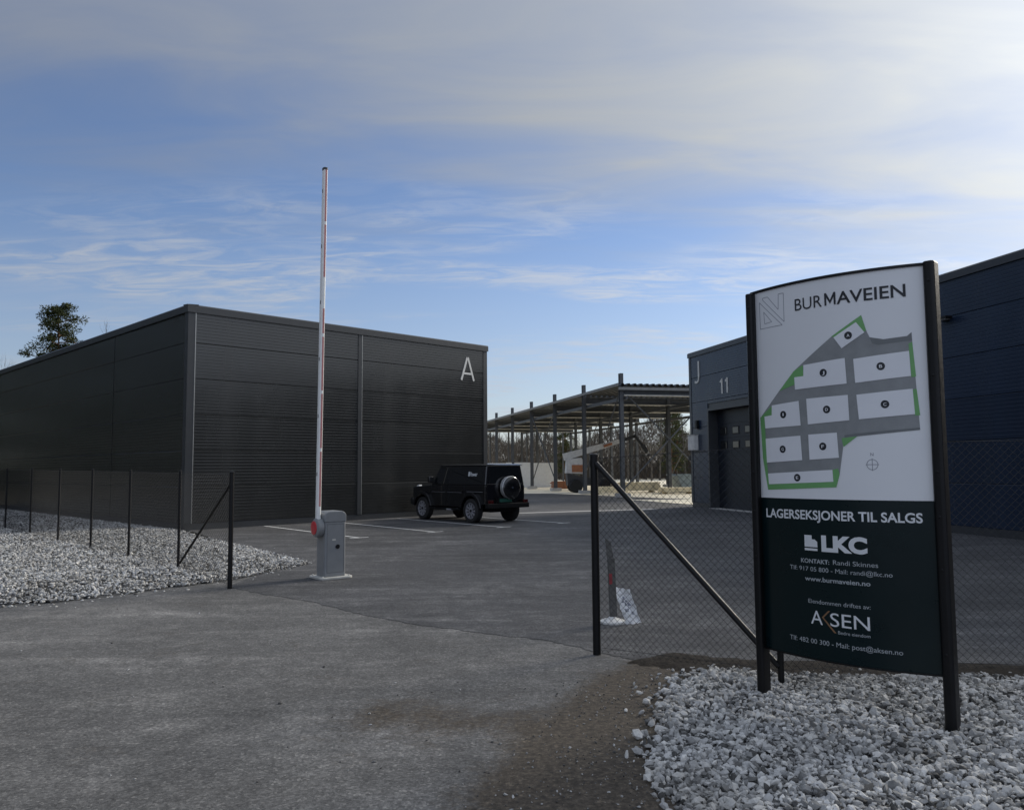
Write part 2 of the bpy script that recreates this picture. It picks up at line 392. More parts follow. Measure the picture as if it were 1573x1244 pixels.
st = sheet('pale_concrete_strip', [(.2, 31.6), (.3, 32.05), (6.0, 34.4), (6.05, 33.7)], .0105, M['concrete'], .003)
# parking bay markings
UD = Vector((.643, -.766)); UP = Vector((.766, .643))
def bayline(p, ln, tee=.55, w=.1):
    p = Vector(p); q = p+UD*ln
    mb = MB(); z = .0105
    def quad(a, b, h):
        d = (b-a).normalized(); n = Vector((-d.y, d.x))*h
        mb.add([(*(a+n), z), (*(b+n), z), (*(b-n), z), (*(a-n), z)], [(0, 1, 2, 3)])
    quad(p, q, w/2)
    t0 = q-UP*tee*.5; t1 = q+UP*tee*.5; q2 = UD*(w/2+.002)
    quad(t0+q2, t1+q2, w/2)
    return tag(mb.build('bay_marking', M['paint']), kind='structure')
for k in range(0, 4):
    bayline(Vector((-7.9, 25.7))+UP*2.5*k+UD*(-.15 if k else .0), 6.0)

# ------------------------------------------------------------------ crushed stone beds
ICO_V = []
ph = (1+5**.5)/2
for a_, b_ in ((1, ph), (-1, ph), (1, -ph), (-1, -ph)): ICO_V += [(a_, b_, 0), (0, a_, b_), (b_, 0, a_)]
ICO_V = np.array(ICO_V)/math.sqrt(1+ph*ph)
bm_ = bmesh.new()
for v_ in ICO_V: bm_.verts.new(v_)
h_ = bmesh.ops.convex_hull(bm_, input=bm_.verts[:]); bm_.verts.index_update()
ICO_V = np.array([v_.co[:] for v_ in bm_.verts]); ICO_F = np.array([[v_.index for v_ in f_.verts] for f_ in bm_.faces]); bm_.free()
def stones(name, pts, smin, smax, mat, sink=.25, tone=.48):
    n = len(pts); pts = np.asarray(pts)
    sz = rng.uniform(smin, smax, n)*rng.choice([1, 1, 1.0, 1.45, .65], n)
    V = np.repeat(ICO_V[None], n, 0)*(1+rng.uniform(-.32, .25, (n, 12, 1)))
    sc = np.stack([rng.uniform(.9, 1.55, n), rng.uniform(.7, 1.15, n), rng.uniform(.42, .78, n)], 1)
    V = V*sc[:, None, :]*sz[:, None, None]*.5
    ax = rng.normal(size=(n, 3)); ax[:, 2] *= 2.0; ax /= np.linalg.norm(ax, axis=1)[:, None]; an = rng.uniform(0, 6.28, n)
    K = np.zeros((n, 3, 3)); K[:, 0, 1] = -ax[:, 2]; K[:, 0, 2] = ax[:, 1]; K[:, 1, 0] = ax[:, 2]; K[:, 1, 2] = -ax[:, 0]; K[:, 2, 0] = -ax[:, 1]; K[:, 2, 1] = ax[:, 0]
    Rm = np.eye(3)[None]+np.sin(an)[:, None, None]*K+(1-np.cos(an))[:, None, None]*(K@K)
    V = np.einsum('nij,nkj->nki', Rm, V)+pts[:, None, :]
    V[:, :, 2] += (sz*(.5-sink)*.6)[:, None]
    F = ICO_F[None]+(np.arange(n)*12)[:, None, None]
    me = bpy.data.meshes.new(name); nf = n*len(ICO_F)
    me.vertices.add(n*12); me.vertices.foreach_set('co', V.reshape(-1).astype(np.float32))
    me.loops.add(nf*3); me.loops.foreach_set('vertex_index', F.reshape(-1).astype(np.int32))
    me.polygons.add(nf); me.polygons.foreach_set('loop_start', np.arange(0, nf*3, 3, dtype=np.int32))
    me.update(calc_edges=True); me.validate(); me.shade_flat()
    a2 = me.attributes.new('tint', 'FLOAT', 'POINT'); a2.data.foreach_set('value', np.repeat(np.clip(rng.normal(tone, .32, n), 0, 1), 12).astype(np.float32))
    me.materials.append(mat)
    return link(name, me)
def hn(x, y, s=1.0): return .5*(math.sin(x*1.7*s+.6)*math.cos(y*1.3*s-.4)+math.sin(x*.7*s-y*1.1*s+2))
def scatter(poly, n, zf, soft=.0, bias=None):
    xs = [p[0] for p in poly]; ys = [p[1] for p in poly]; out = []
    cl = poly+[poly[0]]
    while len(out) < n:
        x = rng.uniform(min(xs), max(xs)); y = rng.uniform(min(ys), max(ys))
        if bias and rng.random() > bias(x, y): continue
        if not inpoly(x, y, poly):
            if not soft: continue
            d = seg_dist(x, y, cl)
            if rng.random() > .35*math.exp(-d/soft): continue
        out.append((x, y, zf(x, y)))
    return out
BED_R = [(.90, 2.6), (.86, 4.30), (.76, 4.80), (.90, 5.35), (1.12, 6.0), (1.2, 6.45), (1.55, 7.0), (1.78, 7.28), (2.35, 6.98), (3.1, 6.95), (3.95, 6.98), (5.6, 6.5), (5.6, 2.6)]
def zr(x, y):
    d = seg_dist(x, y, BED_R+[BED_R[0]]); return .045*min(1, d/.7)*(1 if inpoly(x, y, BED_R) else 0)+.012*hn(x, y, 2)
gb, _, _ = grid_obj('stone_bed_base', .6, 5.6, 2.6, 7.4, .1, lambda a, b: zr(a, b)+.004 if inpoly(a, b, BED_R) else -.01, M['gravelbase'], lambda a, b: inpoly(a, b, BED_R))
tag(gb, kind='structure')
def vis_r(x, y): return 1.0 if (x/max(y, .1) < .72 and y > 3.0) else .12
g1 = stones('crushed_stone', scatter(BED_R, 22000, lambda x, y: zr(x, y)+rng.uniform(-.005, .022), .09, vis_r), .023, .049, M['stone'])
tag(g1, 'large grey crushed stone heaped around the sign posts', 'gravel', kind='stuff')
BED_L = [(-34, 9.6), (-12, 10.2), (-6.9, 10.95), (-6.35, 11.05), (-5.6, 11.95), (-4.55, 13.3), (-3.85, 15.4), (-5.6, 17.96), (-8.7, 22.1), (-9.85, 23.98), (-26.5, 40.6), (-44, 40)]
def zl(x, y):
    d = seg_dist(x, y, BED_L+[BED_L[0]]); i_ = inpoly(x, y, BED_L)
    return (.12*min(1, d/1.2)+.02*hn(x, y, .8)*min(1, d)+.012) if i_ else -.02
gl, _, _ = grid_obj('gravel_base', -36, -3.6, 9.4, 41, .35, zl, M['gravelbase'], lambda a, b: inpoly(a, b, BED_L))
tag(gl, kind='structure')
def vis_l(x, y):
    if x/y < -.75: return .03
    return min(1., (13./y)**1.5)
g2 = stones('gravel', scatter(BED_L, 62000, lambda x, y: zl(x, y)+rng.uniform(0, .02), .10, vis_l), .026, .048, M['stone'])
tag(g2, 'pale crushed gravel bed along the left fence and hall', 'gravel', kind='stuff')
# soil strip under the right fence
SOIL = [(1.05, 7.55), (1.5, 7.9), (2.3, 7.55), (3.9, 7.42), (5.2, 7.15), (8, 6.7), (8, 5.8), (5.2, 6.6), (3.9, 6.9), (2.3, 6.9), (1.6, 7.1)]
so_, _, _ = grid_obj('soil_strip', .9, 8, 5.8, 8, .09, lambda a, b: .014+.05*min(1, seg_dist(a, b, SOIL+[SOIL[0]])/.25)*(.7+.5*hn(a, b, 5)) if inpoly(a, b, SOIL) else -.02, M['soil'])
tag(so_, kind='structure')
# fine grit strewn on the trodden soil
def grit_bias(x, y): return max(0.02, 1-seg_dist(x, y, dirt_line)/1.0)
g4 = stones('road_pebbles', scatter([(-9, 2.6), (1, 2.6), (.4, 7.5), (-4, 11.5), (-7, 10.5)], 140, lambda x, y: .001), .008, .02, M['stone'], tone=.3)
tag(g4, 'small pale pebbles strewn over the foreground road', 'pebbles', kind='stuff')
g3 = stones('grit', scatter([(-1.4, 2.8), (1.3, 2.8), (1.9, 7.6), (.3, 7.2), (-1.6, 6.6)], 1500, lambda x, y: .001, 0, grit_bias), .006, .015, M['stone'], tone=.12)
tag(g3, 'fine grit strewn over the brown soil beside the stone bed', 'grit', kind='stuff')
def loose(name, label, p, s, tint):
    o = stones(name, [(0, 0, 0)], s, s*1.01, M['stone'], .1); o.location = (*p, .0)
    o.data.attributes['tint'].data.foreach_set('value', np.full(12, tint, np.float32))
    return tag(o, label, 'stone', 'loose stones beside the bed')
loose('loose_stone', 'palest loose stone on brown soil, at the upper corner of the stone bed', (1.10, 6.12), .095, 1.0)
loose('loose_stone', 'loose beige stone lying alone on the soil left of the stone bed', (.70, 5.15), .085, .9)

# ------------------------------------------------------------------ cladding panels
_pm = {}
def panel_mesh(L, h, mat):
    key = (round(L, 3), round(h, 3), mat.name)
    if key not in _pm:
        prof = [(0., .004), (.026, .004), (.034, .016)]
        n = max(1, int(round((h-.02)/.1))); p = (h-.03)/n
        for k in range(n):
            z = .016+p*k
            if k: prof += [(.0322, z), (.034, z+.010)]
            prof += [(.034, z+p-.014), (.0322, z+p-.004)] if k < n-1 else [(.034, z+p-.004), (.024, h-.006), (0., h-.006)]
        g = .004; mb = MB(); k = len(prof)
        v = [(x, -d, z) for x in (g, L-g) for d, z in prof]
        f = [(i, k+i, k+i+1, i+1) for i in range(k-1)]+[tuple(range(k)), tuple(range(k, 2*k))[::-1]]
        _pm[key] = mb.add(v, f).mesh('panel', mat)
    return _pm[key]
def clad_wall(parent, start, rz, length, bay, z0, rows, h, mat, holes=()):
    d = Vector((math.cos(rz), math.sin(rz), 0)); s0 = 0.
    edges = [0.]
    while edges[-1] < length-.01: edges.append(min(length, edges[-1]+bay))
    for a, b in zip(edges, edges[1:]):
        for r in range(rows):
            z = z0+r*h; segs = [(a, b, z, h)]
            for ha, hb, hz in holes:
                if z < hz-.01:
                    ns = []
                    for (p, q, zz_, hh) in segs:
                        if hb <= p or ha >= q: ns.append((p, q, zz_, hh)); continue
                        if ha-p > .05: ns.append((p, ha, zz_, hh))
                        if q-hb > .05: ns.append((hb, q, zz_, hh))
                        if zz_+hh > hz+.05: ns.append((max(p, ha), min(q, hb), hz, zz_+hh-hz))
                    segs = ns
            for p, q, zz_, hh in segs:
                link('panel', panel_mesh(q-p, hh, mat), parent, Vector(start)+d*p+Vector((0, 0, zz_)), rz)

# ---- hall A: the dark warehouse on the left
AH = 6.75
hA = thing('warehouse', 'dark grey panelled warehouse with a white letter A on its right end wall', 'warehouse', (-9.79, 24.06, 0), R_(45.2))
AX, AY = 12.35, 24.6
MB().box(.002, AX-.002, .002, AY, -.05, AH+.05).build('wall', M['darkgrey'], hA)
MB().box(-.02, AX+.02, -.02, AY+.02, -.05, .2).build('plinth', M['trim'], hA)
clad_wall(hA, (0, 0, .2), 0, AX, AX/2, 0, 6, 1.092, M['clad'])
clad_wall(hA, (0, AY, .2), R_(-90), AY, 6.15, 0, 6, 1.092, M['clad'])
cf = MB().prism([(-.09, -.17), (-.09, .03), (-.055, .07), (.25, .09), (.25, .06), (-.06, .03), (-.06, -.17)], lambda u, v, w: (w, u, AH+v), -.086, AX+.09)
cf.build('cap_flashing', M['trim'], hA)
MB().prism([(-.09, -.17), (-.09, .03), (-.055, .07), (.25, .09), (.25, .06), (-.06, .03), (-.06, -.17)], lambda u, v, w: (u, w, AH+v-.002), -.086, AY+.09).build('cap_flashing', M['trim'], hA)
MB().box(-.05, .17, -.052, -.036, .2, AH-.16).box(-.052, -.036, -.036, .17, .2, AH-.16).build('corner_trim', M['trim'], hA)
MB().box(.172, .196, -.058, -.036, .2, AH-.16).build('corner_edge', M['trimlight'], hA)
MB().box(AX-.16, AX+.05, -.052, -.036, .2, AH-.16).box(AX+.036, AX+.052, -.036, .17, .2, AH-.16).build('corner_trim', M['trim'], hA)
MB().box(-.037, -.030, 6.13, 6.17, .2, AH-.16).build('joint_trim', M['black'], hA)
MB().box(AX/2-.09, AX/2+.06, -.056, -.036, .2, AH-.16).build('joint_trim', M['trim'], hA)
MB().box(AX/2+.061, AX/2+.08, -.06, -.036, .2, AH-.16).build('joint_edge', M['trimlight'], hA)
def strokes(mb, segs, w, fn, d0, d1):
    for (a, b) in segs:
        a = Vector(a); b = Vector(b); d = (b-a).normalized(); n = Vector((-d.y, d.x))*w/2
        q = [a+n, b+n, b-n, a-n]; mb.prism([(p.x, p.y) for p in q], fn, d0, d1)
    return mb
fx = lambda u, v, w: (u, -w, v)
la = MB(); strokes(la, [((10.99, 5.30), (11.31, 6.24)), ((11.34, 6.24), (11.66, 5.30))], .085, fx, .036, .055); la.box(11.10, 11.55, -.053, -.036, 5.54, 5.62)
la.build('letter', M['letter'], hA)

# ---- hall J: the long facade on the right
JRZ = math.atan2(-.9724, .2334)
hJ = thing('warehouse', 'long blue-grey warehouse on the right with letter J and number 11', 'warehouse', (8.05, 35.9, 0), JRZ)
JH = 6.8; JL = 36.; DA, DB, DZ = 1.72, 5.8, 4.15
MB().box(0.002, JL, .42, 15, -.05, JH+.05).build('wall', M['darkgrey'], hJ)
fr = MB(); fr.box(.002, DA, .002, .42, -.05, JH+.05).box(DB, JL, .002, .42, -.05, JH+.05).box(DA, DB, .002, .42, DZ, JH+.05)
fr.build('front_wall', M['trim'], hJ)
clad_wall(hJ, (0, 0, .2), 0, JL, 6.0, 0, 6, 1.1, M['cladj'], [(DA-.1, DB+.1, DZ+.1)])
clad_wall(hJ, (0, 15, .2), R_(-90), 15, 7.5, 0, 6, 1.1, M['cladj'])
MB().prism([(-.09, -.15), (-.09, .03), (-.055, .07), (.25, .09), (.25, .06), (-.06, .03), (-.06, -.15)], lambda u, v, w: (w, u, JH+v), -.09, JL).build('cap_flashing', M['trim'], hJ)
MB().box(-.05, .14, -.052, -.036, .2, JH-.14).box(-.052, -.036, -.036, .14, .2, JH-.14).build('corner_trim', M['trim'], hJ)
MB().box(-.02, DA, -.03, .0, -.05, .2).box(DB, JL, -.03, .0, -.05, .2).build('plinth', M['trim'], hJ)
MB().box(DA-.1, DA, -.06, .0, .0, DZ+.1).box(DB, DB+.1, -.06, .0, .0, DZ+.1).box(DA, DB, -.06, .0, DZ, DZ+.1).build('door_surround', M['trim'], hJ)
MB().box(DA-.05, DB+.05, -.10, .36, -.02, .022).build('door_sill', M['concrete'], hJ)
dr = MB().box(DA+.01, DB-.01, .40, .415, .02, DZ).build('door', M['black'], hJ)
nsec = 7; sh = DZ/nsec
secm = MB().box(.02, DB-DA-.02, .362, .398, .006, sh-.006).mesh('section', M['doordark'])
for k in range(nsec): link('section', secm, dr, (DA, 0, .02+k*(sh-.003)))
wm_ = MB()
wm_.box(-.27, .27, .345, .361, -.17, .17)
frm = wm_.mesh('window_frame', M['black']); pnm = MB().box(-.22, .22, .339, .344, -.12, .12).mesh('pane', M['glass'])
for row in (4, 5):
    for k in range(4):
        x = DA+.55+k*1.0; z = .02+row*(sh-.003)+sh/2
        link('window_frame', frm, dr, (x, 0, z)); link('pane', pnm, dr, (x, 0, z))
lj = MB(); pts = [(.92, 6.40), (.92, 5.66), (.88, 5.54), (.78, 5.48), (.66, 5.48), (.56, 5.52)]
strokes(lj, list(zip(pts, pts[1:])), .09, fx, .036, .07)
lj.build('letter', M['letter'], hJ)
for x in (2.98, 3.42):
    n1 = MB(); strokes(n1, [((x, 4.78), (x, 5.40)), ((x, 5.37), (x-.14, 5.26))], .075, fx, .036, .065); n1.build('numeral', M['letter'], hJ)
# fittings on the J facade
t = thing('meter_cabinet', 'pale grey metal cabinet on the wall by the corner left of door', 'cabinet', (8.05, 35.9, 0), JRZ)
MB().box(.04, .70, -.22, -.037, 2.5, 3.15).build('box', M['offwhite'], t, bevel=.01); MB().box(.08, .66, -.234, -.221, 2.54, 3.11).build('door', M['offwhite'], t)
MB().box(.01, .73, -.25, -.037, 3.153, 3.18).build('lid', M['galv'], t)
t = thing('wall_lamp', 'small black wall lamp above the pale cabinet by the corner', 'lamp', (8.05, 35.9, 0), JRZ)
MB().box(.62, .82, -.16, -.037, 3.42, 3.8).build('housing', M['black'], t, bevel=.02); MB().box(.66, .78, -.15, -.05, 3.405, 3.419).build('lens', M['clearlens'], t)
t = thing('wall_lamp', 'flat black downlight high on the blue-grey wall beside the sign', 'lamp', (8.05, 35.9, 0), JRZ)
MB().box(15.0, 15.55, -.34, -.12, 5.60, 5.68).build('housing', M['black'], t, bevel=.01); MB().box(15.2, 15.35, -.12, -.037, 5.58, 5.72).build('bracket', M['black'], t); MB().box(15.05, 15.5, -.32, -.14, 5.59, 5.599).build('lens', M['clearlens'], t)
t = thing('flood_lamp', 'black flood lamp on the far corner of the blue-grey warehouse', 'lamp', (8.05, 35.9, 0), JRZ)
MB().box(-.32, -.053, .10, .16, 2.28, 2.33).build('arm', M['black'], t); MB().box(-.45, -.25, .02, .24, 2.05, 2.27).build('head', M['black'], t, bevel=.02)

# ------------------------------------------------------------------ open steel hall under construction
hH = thing('steel_hall', 'open steel frame hall with corrugated roof and no walls behind yard', 'hall', (6.33, 46.25, 0), R_(13.5))
BAY, NB, CW = 6.75, 7, 6.0
def isec(h, b, tf, tw): return [(-b/2, -h/2), (b/2, -h/2), (b/2, -h/2+tf), (tw/2, -h/2+tf), (tw/2, h/2-tf), (b/2, h/2-tf), (b/2, h/2), (-b/2, h/2), (-b/2, h/2-tf), (-tw/2, h/2-tf), (-tw/2, -h/2+tf), (-b/2, -h/2+tf)]
colm = MB().prism(isec(.24, .22, .025, .02), lambda u, v, w: (u, v, w), .0, 6.15).mesh('column', M['steel'])
cole = MB().prism(isec(.24, .22, .025, .02), lambda u, v, w: (u, v, w), .0, 7.05).mesh('column', M['steel'])
basep = MB().box(-.22, .22, -.22, .22, .0, .03).mesh('base_plate', M['steel'])
footm = MB().box(-.35, .35, -.35, .35, -.1, .12).mesh('footing', M['concrete'])
for i in range(NB+1):
    for j in range(3):
        c_ = link('column', cole if j == 0 else colm, hH, (CW*j, BAY*i, .15)); link('base_plate', basep, c_); link('footing', footm, c_)
bmm = MB().prism(isec(.42, .24, .03, .02), lambda u, v, w: (w, u, v), .13, 2*CW+.3).mesh('beam', M['steel'])
flm = MB().box(.13, 2*CW+.3, -.16, .16, -.07, .0).mesh('flange', M['galv'])  # pale strip stands for light caught on the beam's lower flange
for i in range(NB+1):
    b_ = link('beam', bmm, hH, (0, BAY*i, 6.17)); link('flange', flm, b_, (0, 0, -.2105))
pur = MB().prism([(-.04, -.1), (.04, -.1), (.04, .1), (-.04, .1)], lambda u, v, w: (u, w, v), -.4, BAY*NB+.4).mesh('edge_beam', M['steel'])
for j in range(3): link('edge_beam', pur, hH, (CW*j+(.2 if j == 0 else 0), 0, 5.75))
# corrugated deck, one sheet per bay
mb = MB(); pr_ = []; x = -.32
while x < 2*CW+.4:
    pr_ += [(x, 0), (x+.14, 0), (x+.19, .15), (x+.33, .15)]; x += .38
k = len(pr_); L_ = BAY+.06
v = [(px_, yy, z_) for yy in (0, L_) for px_, z_ in pr_]+[(px_, yy, z_+.012) for yy in (0, L_) for px_, z_ in pr_]
f = [(i, i+1, k+i+1, k+i) for i in range(k-1)]+[(2*k+i, 3*k+i, 3*k+i+1, 2*k+i+1) for i in range(k-1)]+[(i, 2*k+i, 2*k+i+1, i+1) for i in range(k-1)]+[(k+i, k+i+1, 3*k+i+1, 3*k+i) for i in range(k-1)]
deckm = mb.add(v, f).mesh('roof_sheet', M['deck'])
for i in range(NB): link('roof_sheet', deckm, hH, (0, -.45+BAY*i+.45*(i > 0)-(.0 if i else 0), 6.42+.002*(i % 2)))
MB().box(-.37, -.33, -.45, BAY*NB+.2, 6.43, 6.59).build('eave_flashing', M['deckedge'], hH)
MB().box(-.32, 2*CW+.5, -.47, -.42, 6.20, 6.36).build('fascia', M['deckedge'], hH)
def rod(a, b, r=.045): return MB().tube([a, b], r, 6).build('brace', M['steel'], hH)
rod((.1, .0, 6.2), (CW-.1, 0, .5)); rod((CW-.1, .12, 6.2), (.1, .12, .5))
rod((0, 2*BAY, 6.1), (0, 3*BAY, .5)); rod((0, 3*BAY, 6.1), (.1, 2*BAY, .5)); rod((.0, .2, 6.1), (.0, 2.2, 4.2)); rod((CW, BAY*3, 6.1), (CW, BAY*4, .4)); rod((CW*2, BAY*2, 6.1), (CW*2, BAY*3, .4))
# interior mullions of the far wall
mul = MB().box(-.08, .08, -.08, .08, 0, 6.0).mesh('mullion', M['steel'])
for k in range(1, 6): link('mullion', mul, hH, (2.2*k, BAY*NB, .12))

# precast wall, stacks and machine standing in the hall
t = thing('precast_wall', 'pale grey precast wall panels standing at the left side of the open hall', 'wall', (*AB(27, -2.2), 0), R_(13.5))
for k in range(4): MB().box(-3.2+k*2.4, -3.2+k*2.4+2.37, -.1, .1, .0, 2.25-.05*(k % 2)).build('panel', M['white'], t)
def timber_stack(a, b, nx, nz, ln, label, rz=13.5, mat='timber'):
    t_ = thing('timber_stack', label, 'timber', (*AB(a, b), 0), R_(rz), 'building material on the sand')
    bmesh_ = MB().box(-ln/2, ln/2, -.09, .09, .0, .085).mesh('board', M[mat])
    MB().box(-ln*.35-.05, -ln*.35+.05, -.1, nx*.2, .0, .12).build('bearer', M['timber'], t_); MB().box(ln*.35-.05, ln*.35+.05, -.1, nx*.2, .0, .12).build('bearer', M['timber'], t_)
    for r in range(nz):
        for q in range(nx): link('board', bmesh_, t_, (random.Random(r*7+q).uniform(-.08, .08), q*.2, .125+r*.1))
timber_stack(6, 1.5, 4, 4, 2.2, 'low stack of pale boards just right of the hall corner column')
timber_stack(9, 4.6, 4, 6, 3.4, 'higher stack of pale boards in the middle of the hall floor')
timber_stack(5.2, 6.0, 4, 3, 2.4, 'pale board stack partly hidden by the corner of warehouse J')
timber_stack(16, 1.6, 4, 6, 2.0, 'stack of orange boards behind the corner column', 20, 'orange')
t = thing('skip', 'blue-grey steel skip on the sand beside warehouse J', 'skip', (*AB(8.5, 8.6), 0), R_(13.5))
MB().hexa([(-1.1, -.7, .15), (1.1, -.7, .15), (1.1, .7, .15), (-1.1, .7, .15)], [(-1.6, -.85, 1.15), (1.6, -.85, 1.15), (1.6, .85, 1.15), (-1.6, .85, 1.15)]).build('body', M['skip'], t)
MB().box(-1.65, 1.65, -.9, -.8, 1.15, 1.25).box(-1.65, 1.65, .8, .9, 1.15, 1.25).build('rim', M['skip'], t); MB().box(-1.1, 1.1, -.6, .6, .0, .15).build('runner', M['darkgrey'], t)
# loading machine with raised boom
t = thing('telehandler', 'white and orange machine with raised boom working under the open hall', 'machine', (5.35, 57.0, 0), R_(3))
MB().prism([(-1.5, .5), (1.6, .5), (1.8, .75), (1.7, .95), (-.1, 1.05), (-1.55, 1.35)], lambda u, v, w: (u, w, v), -.6, .6).build('chassis', M['darkgrey'], t)
MB().prism([(-1.6, 1.36), (-.15, 1.30), (-.1, 1.7), (-.5, 2.45), (-1.5, 2.35)], lambda u, v, w: (u, w, v), -.45, .65).build('engine_cover', M['offwhite'], t, bevel=.04)
MB().box(-1.2, -.15, -.50, -.46, 1.45, 1.95).build('side_panel', M['orange'], t)
cb = MB().prism([(.3, 1.0), (1.2, 1.0), (1.25, 1.5), (1.05, 2.2), (.35, 2.2)], lambda u, v, w: (u, w, v), .1, .8).build('cab', M['darkgrey'], t)
MB().box(.42, 1.0, .06, .095, 1.45, 2.05).build('window', M['glass'], cb)
whm = MB().lathe([(.2, -.16), (.42, -.16), (.47, -.08), (.47, .08), (.42, .16), (.2, .16)], lambda r, t_, h: (r*math.cos(t_), h, r*math.sin(t_)), 16).mesh('wheel', M['tyre'])
for x in (-.95, 1.2):
    for y in (-.72, .72): link('wheel', whm, t, (x, y, .47))
def beam_seg(p, q, h, w, mat, name, y=-.15):
    p = Vector((p[0], y, p[1])); q = Vector((q[0], y, q[1])); d = (q-p).normalized(); n = Vector((-d.z, 0, d.x))*h/2; s_ = Vector((0, w/2, 0))
    return MB().hexa([p-n-s_, q-n*.75-s_, q-n*.75+s_, p-n+s_], [p+n-s_, q+n*.75-s_, q+n*.75+s_, p+n+s_]).build(name, M[mat], t)
beam_seg((-1.75, 2.5), (1.0, 3.25), .5, .4, 'offwhite', 'boom'); beam_seg((.95, 3.22), (2.25, 3.6), .36, .3, 'offwhite', 'boom_extension')
beam_seg((1.1, 3.25), (1.7, 3.43), .2, .44, 'orange', 'boom_marking'); beam_seg((2.3, 3.6), (3.4, 3.98), .26, .2, 'darkgrey', 'jib'); beam_seg((3.3, 4.05), (3.95, 3.2), .22, .2, 'darkgrey', 'tool_arm'); beam_seg((3.9, 3.3), (4.2, 2.8), .34, .3, 'darkgrey', 'tool_head')
beam_seg((-.3, 1.6), (.8, 2.9), .14, .12, 'steel', 'lift_ram')

# ------------------------------------------------------------------ trees
def bare_tree_mesh(seed, H, spread, dens):
    r = random.Random(seed); tr = MB(); cr = MB()
    lean = Vector((r.uniform(-.06, .06), r.uniform(-.06, .06), 0))
    path = [Vector((0, 0, -.2))]; n = 6
    for i in range(1, n+1):
        path.append(Vector((lean.x*H*i/n+r.uniform(-.08, .08), lean.y*H*i/n+r.uniform(-.08, .08), H*i/n)))
    rad = [.12*H/8*(1-i/(n+.6)) for i in range(n+1)]
    tr.tube(path, rad, 6)
    def at_(f):
        x_ = f*n; i = min(n-1, int(x_)); return path[i].lerp(path[i+1], x_-i)
    def br(p, d, L, ra, lev):
        k = 3; pp = [p]
        for i in range(k):
            d = (d+Vector((r.uniform(-.22, .22), r.uniform(-.22, .22), r.uniform(-.05, .25)))).normalized(); pp.append(pp[-1]+d*L/k)
        (tr if lev == 0 else cr).tube(pp, [ra*(1-.27*i) for i in range(k+1)], 4 if lev == 0 else 3, cap=False)
        if lev < 2:
            for _ in range(dens if lev else dens+1):
                f = r.uniform(.3, 1); q = pp[min(k, int(f*k))]
                a = Vector((r.uniform(-1, 1), r.uniform(-1, 1), r.uniform(-.1, .9))).normalized()
                br(q, (d+a).normalized(), L*r.uniform(.4, .65), ra*.45, lev+1)
    for i in range(10+dens):
        f = r.uniform(.22, .98); a = r.uniform(0, 6.28); d = Vector((math.cos(a), math.sin(a), r.uniform(.5, 1.3))).normalized()
        br(at_(f), d, spread*H*(1.1-f*.75)*r.uniform(.7, 1.1), .035*H/8*(1.2-f), 0)
    return tr.mesh('trunk', M['bark']), cr.mesh('crown', M['twig'])
protos = [bare_tree_mesh(s, 8.0, .30+.05*(s % 3), 5) for s in range(5)]
rt_ = random.Random(5)
cols_seen = ['thin', 'slender', 'crooked', 'spindly', 'straight']
for i in range(46):
    f = (i+.5)/46; lat = -.045+.30*f+rt_.uniform(-.004, .004); dep = rt_.uniform(97, 118)
    tm, cm = protos[i % 5]
    o = thing('bare_tree', 'bare brown tree among the leafless wood seen through the open hall', 'tree', (lat*dep, dep, 0), rt_.uniform(0, 6.28), 'bare trees behind the open hall')
    s_ = rt_.uniform(.72, .95)+.35*max(0, f-.35); o.scale = (s_*1.05, s_*1.05, s_)
    link('trunk', tm, o); link('crown', cm, o)
for k, (x, dep, s_, lab) in enumerate(((-30.4, 46, 1.22, 'bare reddish tree top at the far left edge above the warehouse roof'), (-28.3, 56, 1.46, 'faint bare tree top above the warehouse roof right of the pine'), (-33.0, 50.5, 1.15, 'bare twigs rising behind the roof left of the pine tree'))):
    tm, cm = protos[k]; o = thing('bare_tree', lab, 'tree', (x, dep, 0), k*2.1, 'bare trees behind the left warehouse'); o.scale = (s_*.8, s_*.8, s_)
    link('trunk', tm, o); link('crown', cm, o)
# mass of brush and far wood
w_ = MB(); rw = random.Random(11)
for i in range(42000):
    lat = rw.uniform(-.10, .36); dep = rw.uniform(112, 134); x = lat*dep; top = (5.2+2.2*math.sin(lat*61)*math.sin(lat*23)+max(0, lat)*12)*dep/122
    z0 = top*rw.random()**1.5; L = rw.uniform(.5, 1.7)
    d = Vector((rw.gauss(0, .55), rw.gauss(0, .4), rw.uniform(.3, 1.2))).normalized()*L; r_ = rw.uniform(.02, .055)
    w_.add([(x-r_, dep, z0), (x+r_, dep, z0), (x, dep+r_, z0), (x+d.x, dep+d.y, z0+d.z)], [(0, 1, 3), (1, 2, 3), (2, 0, 3)])
for i in range(420):
    lat = rw.uniform(-.10, .36); dep = rw.uniform(112, 134); x = lat*dep; h = rw.uniform(4, 7.0); r_ = rw.uniform(.04, .09); q = rw.uniform(-.4, .4)
    w_.add([(x-r_, dep, -.2), (x+r_, dep, -.2), (x, dep+r_, -.2), (x+q, dep, h)], [(0, 1, 3), (1, 2, 3), (2, 0, 3)])
tag(w_.build('woodland', M['twig']), 'dense leafless brown wood far behind the open hall', 'wood', kind='stuff')

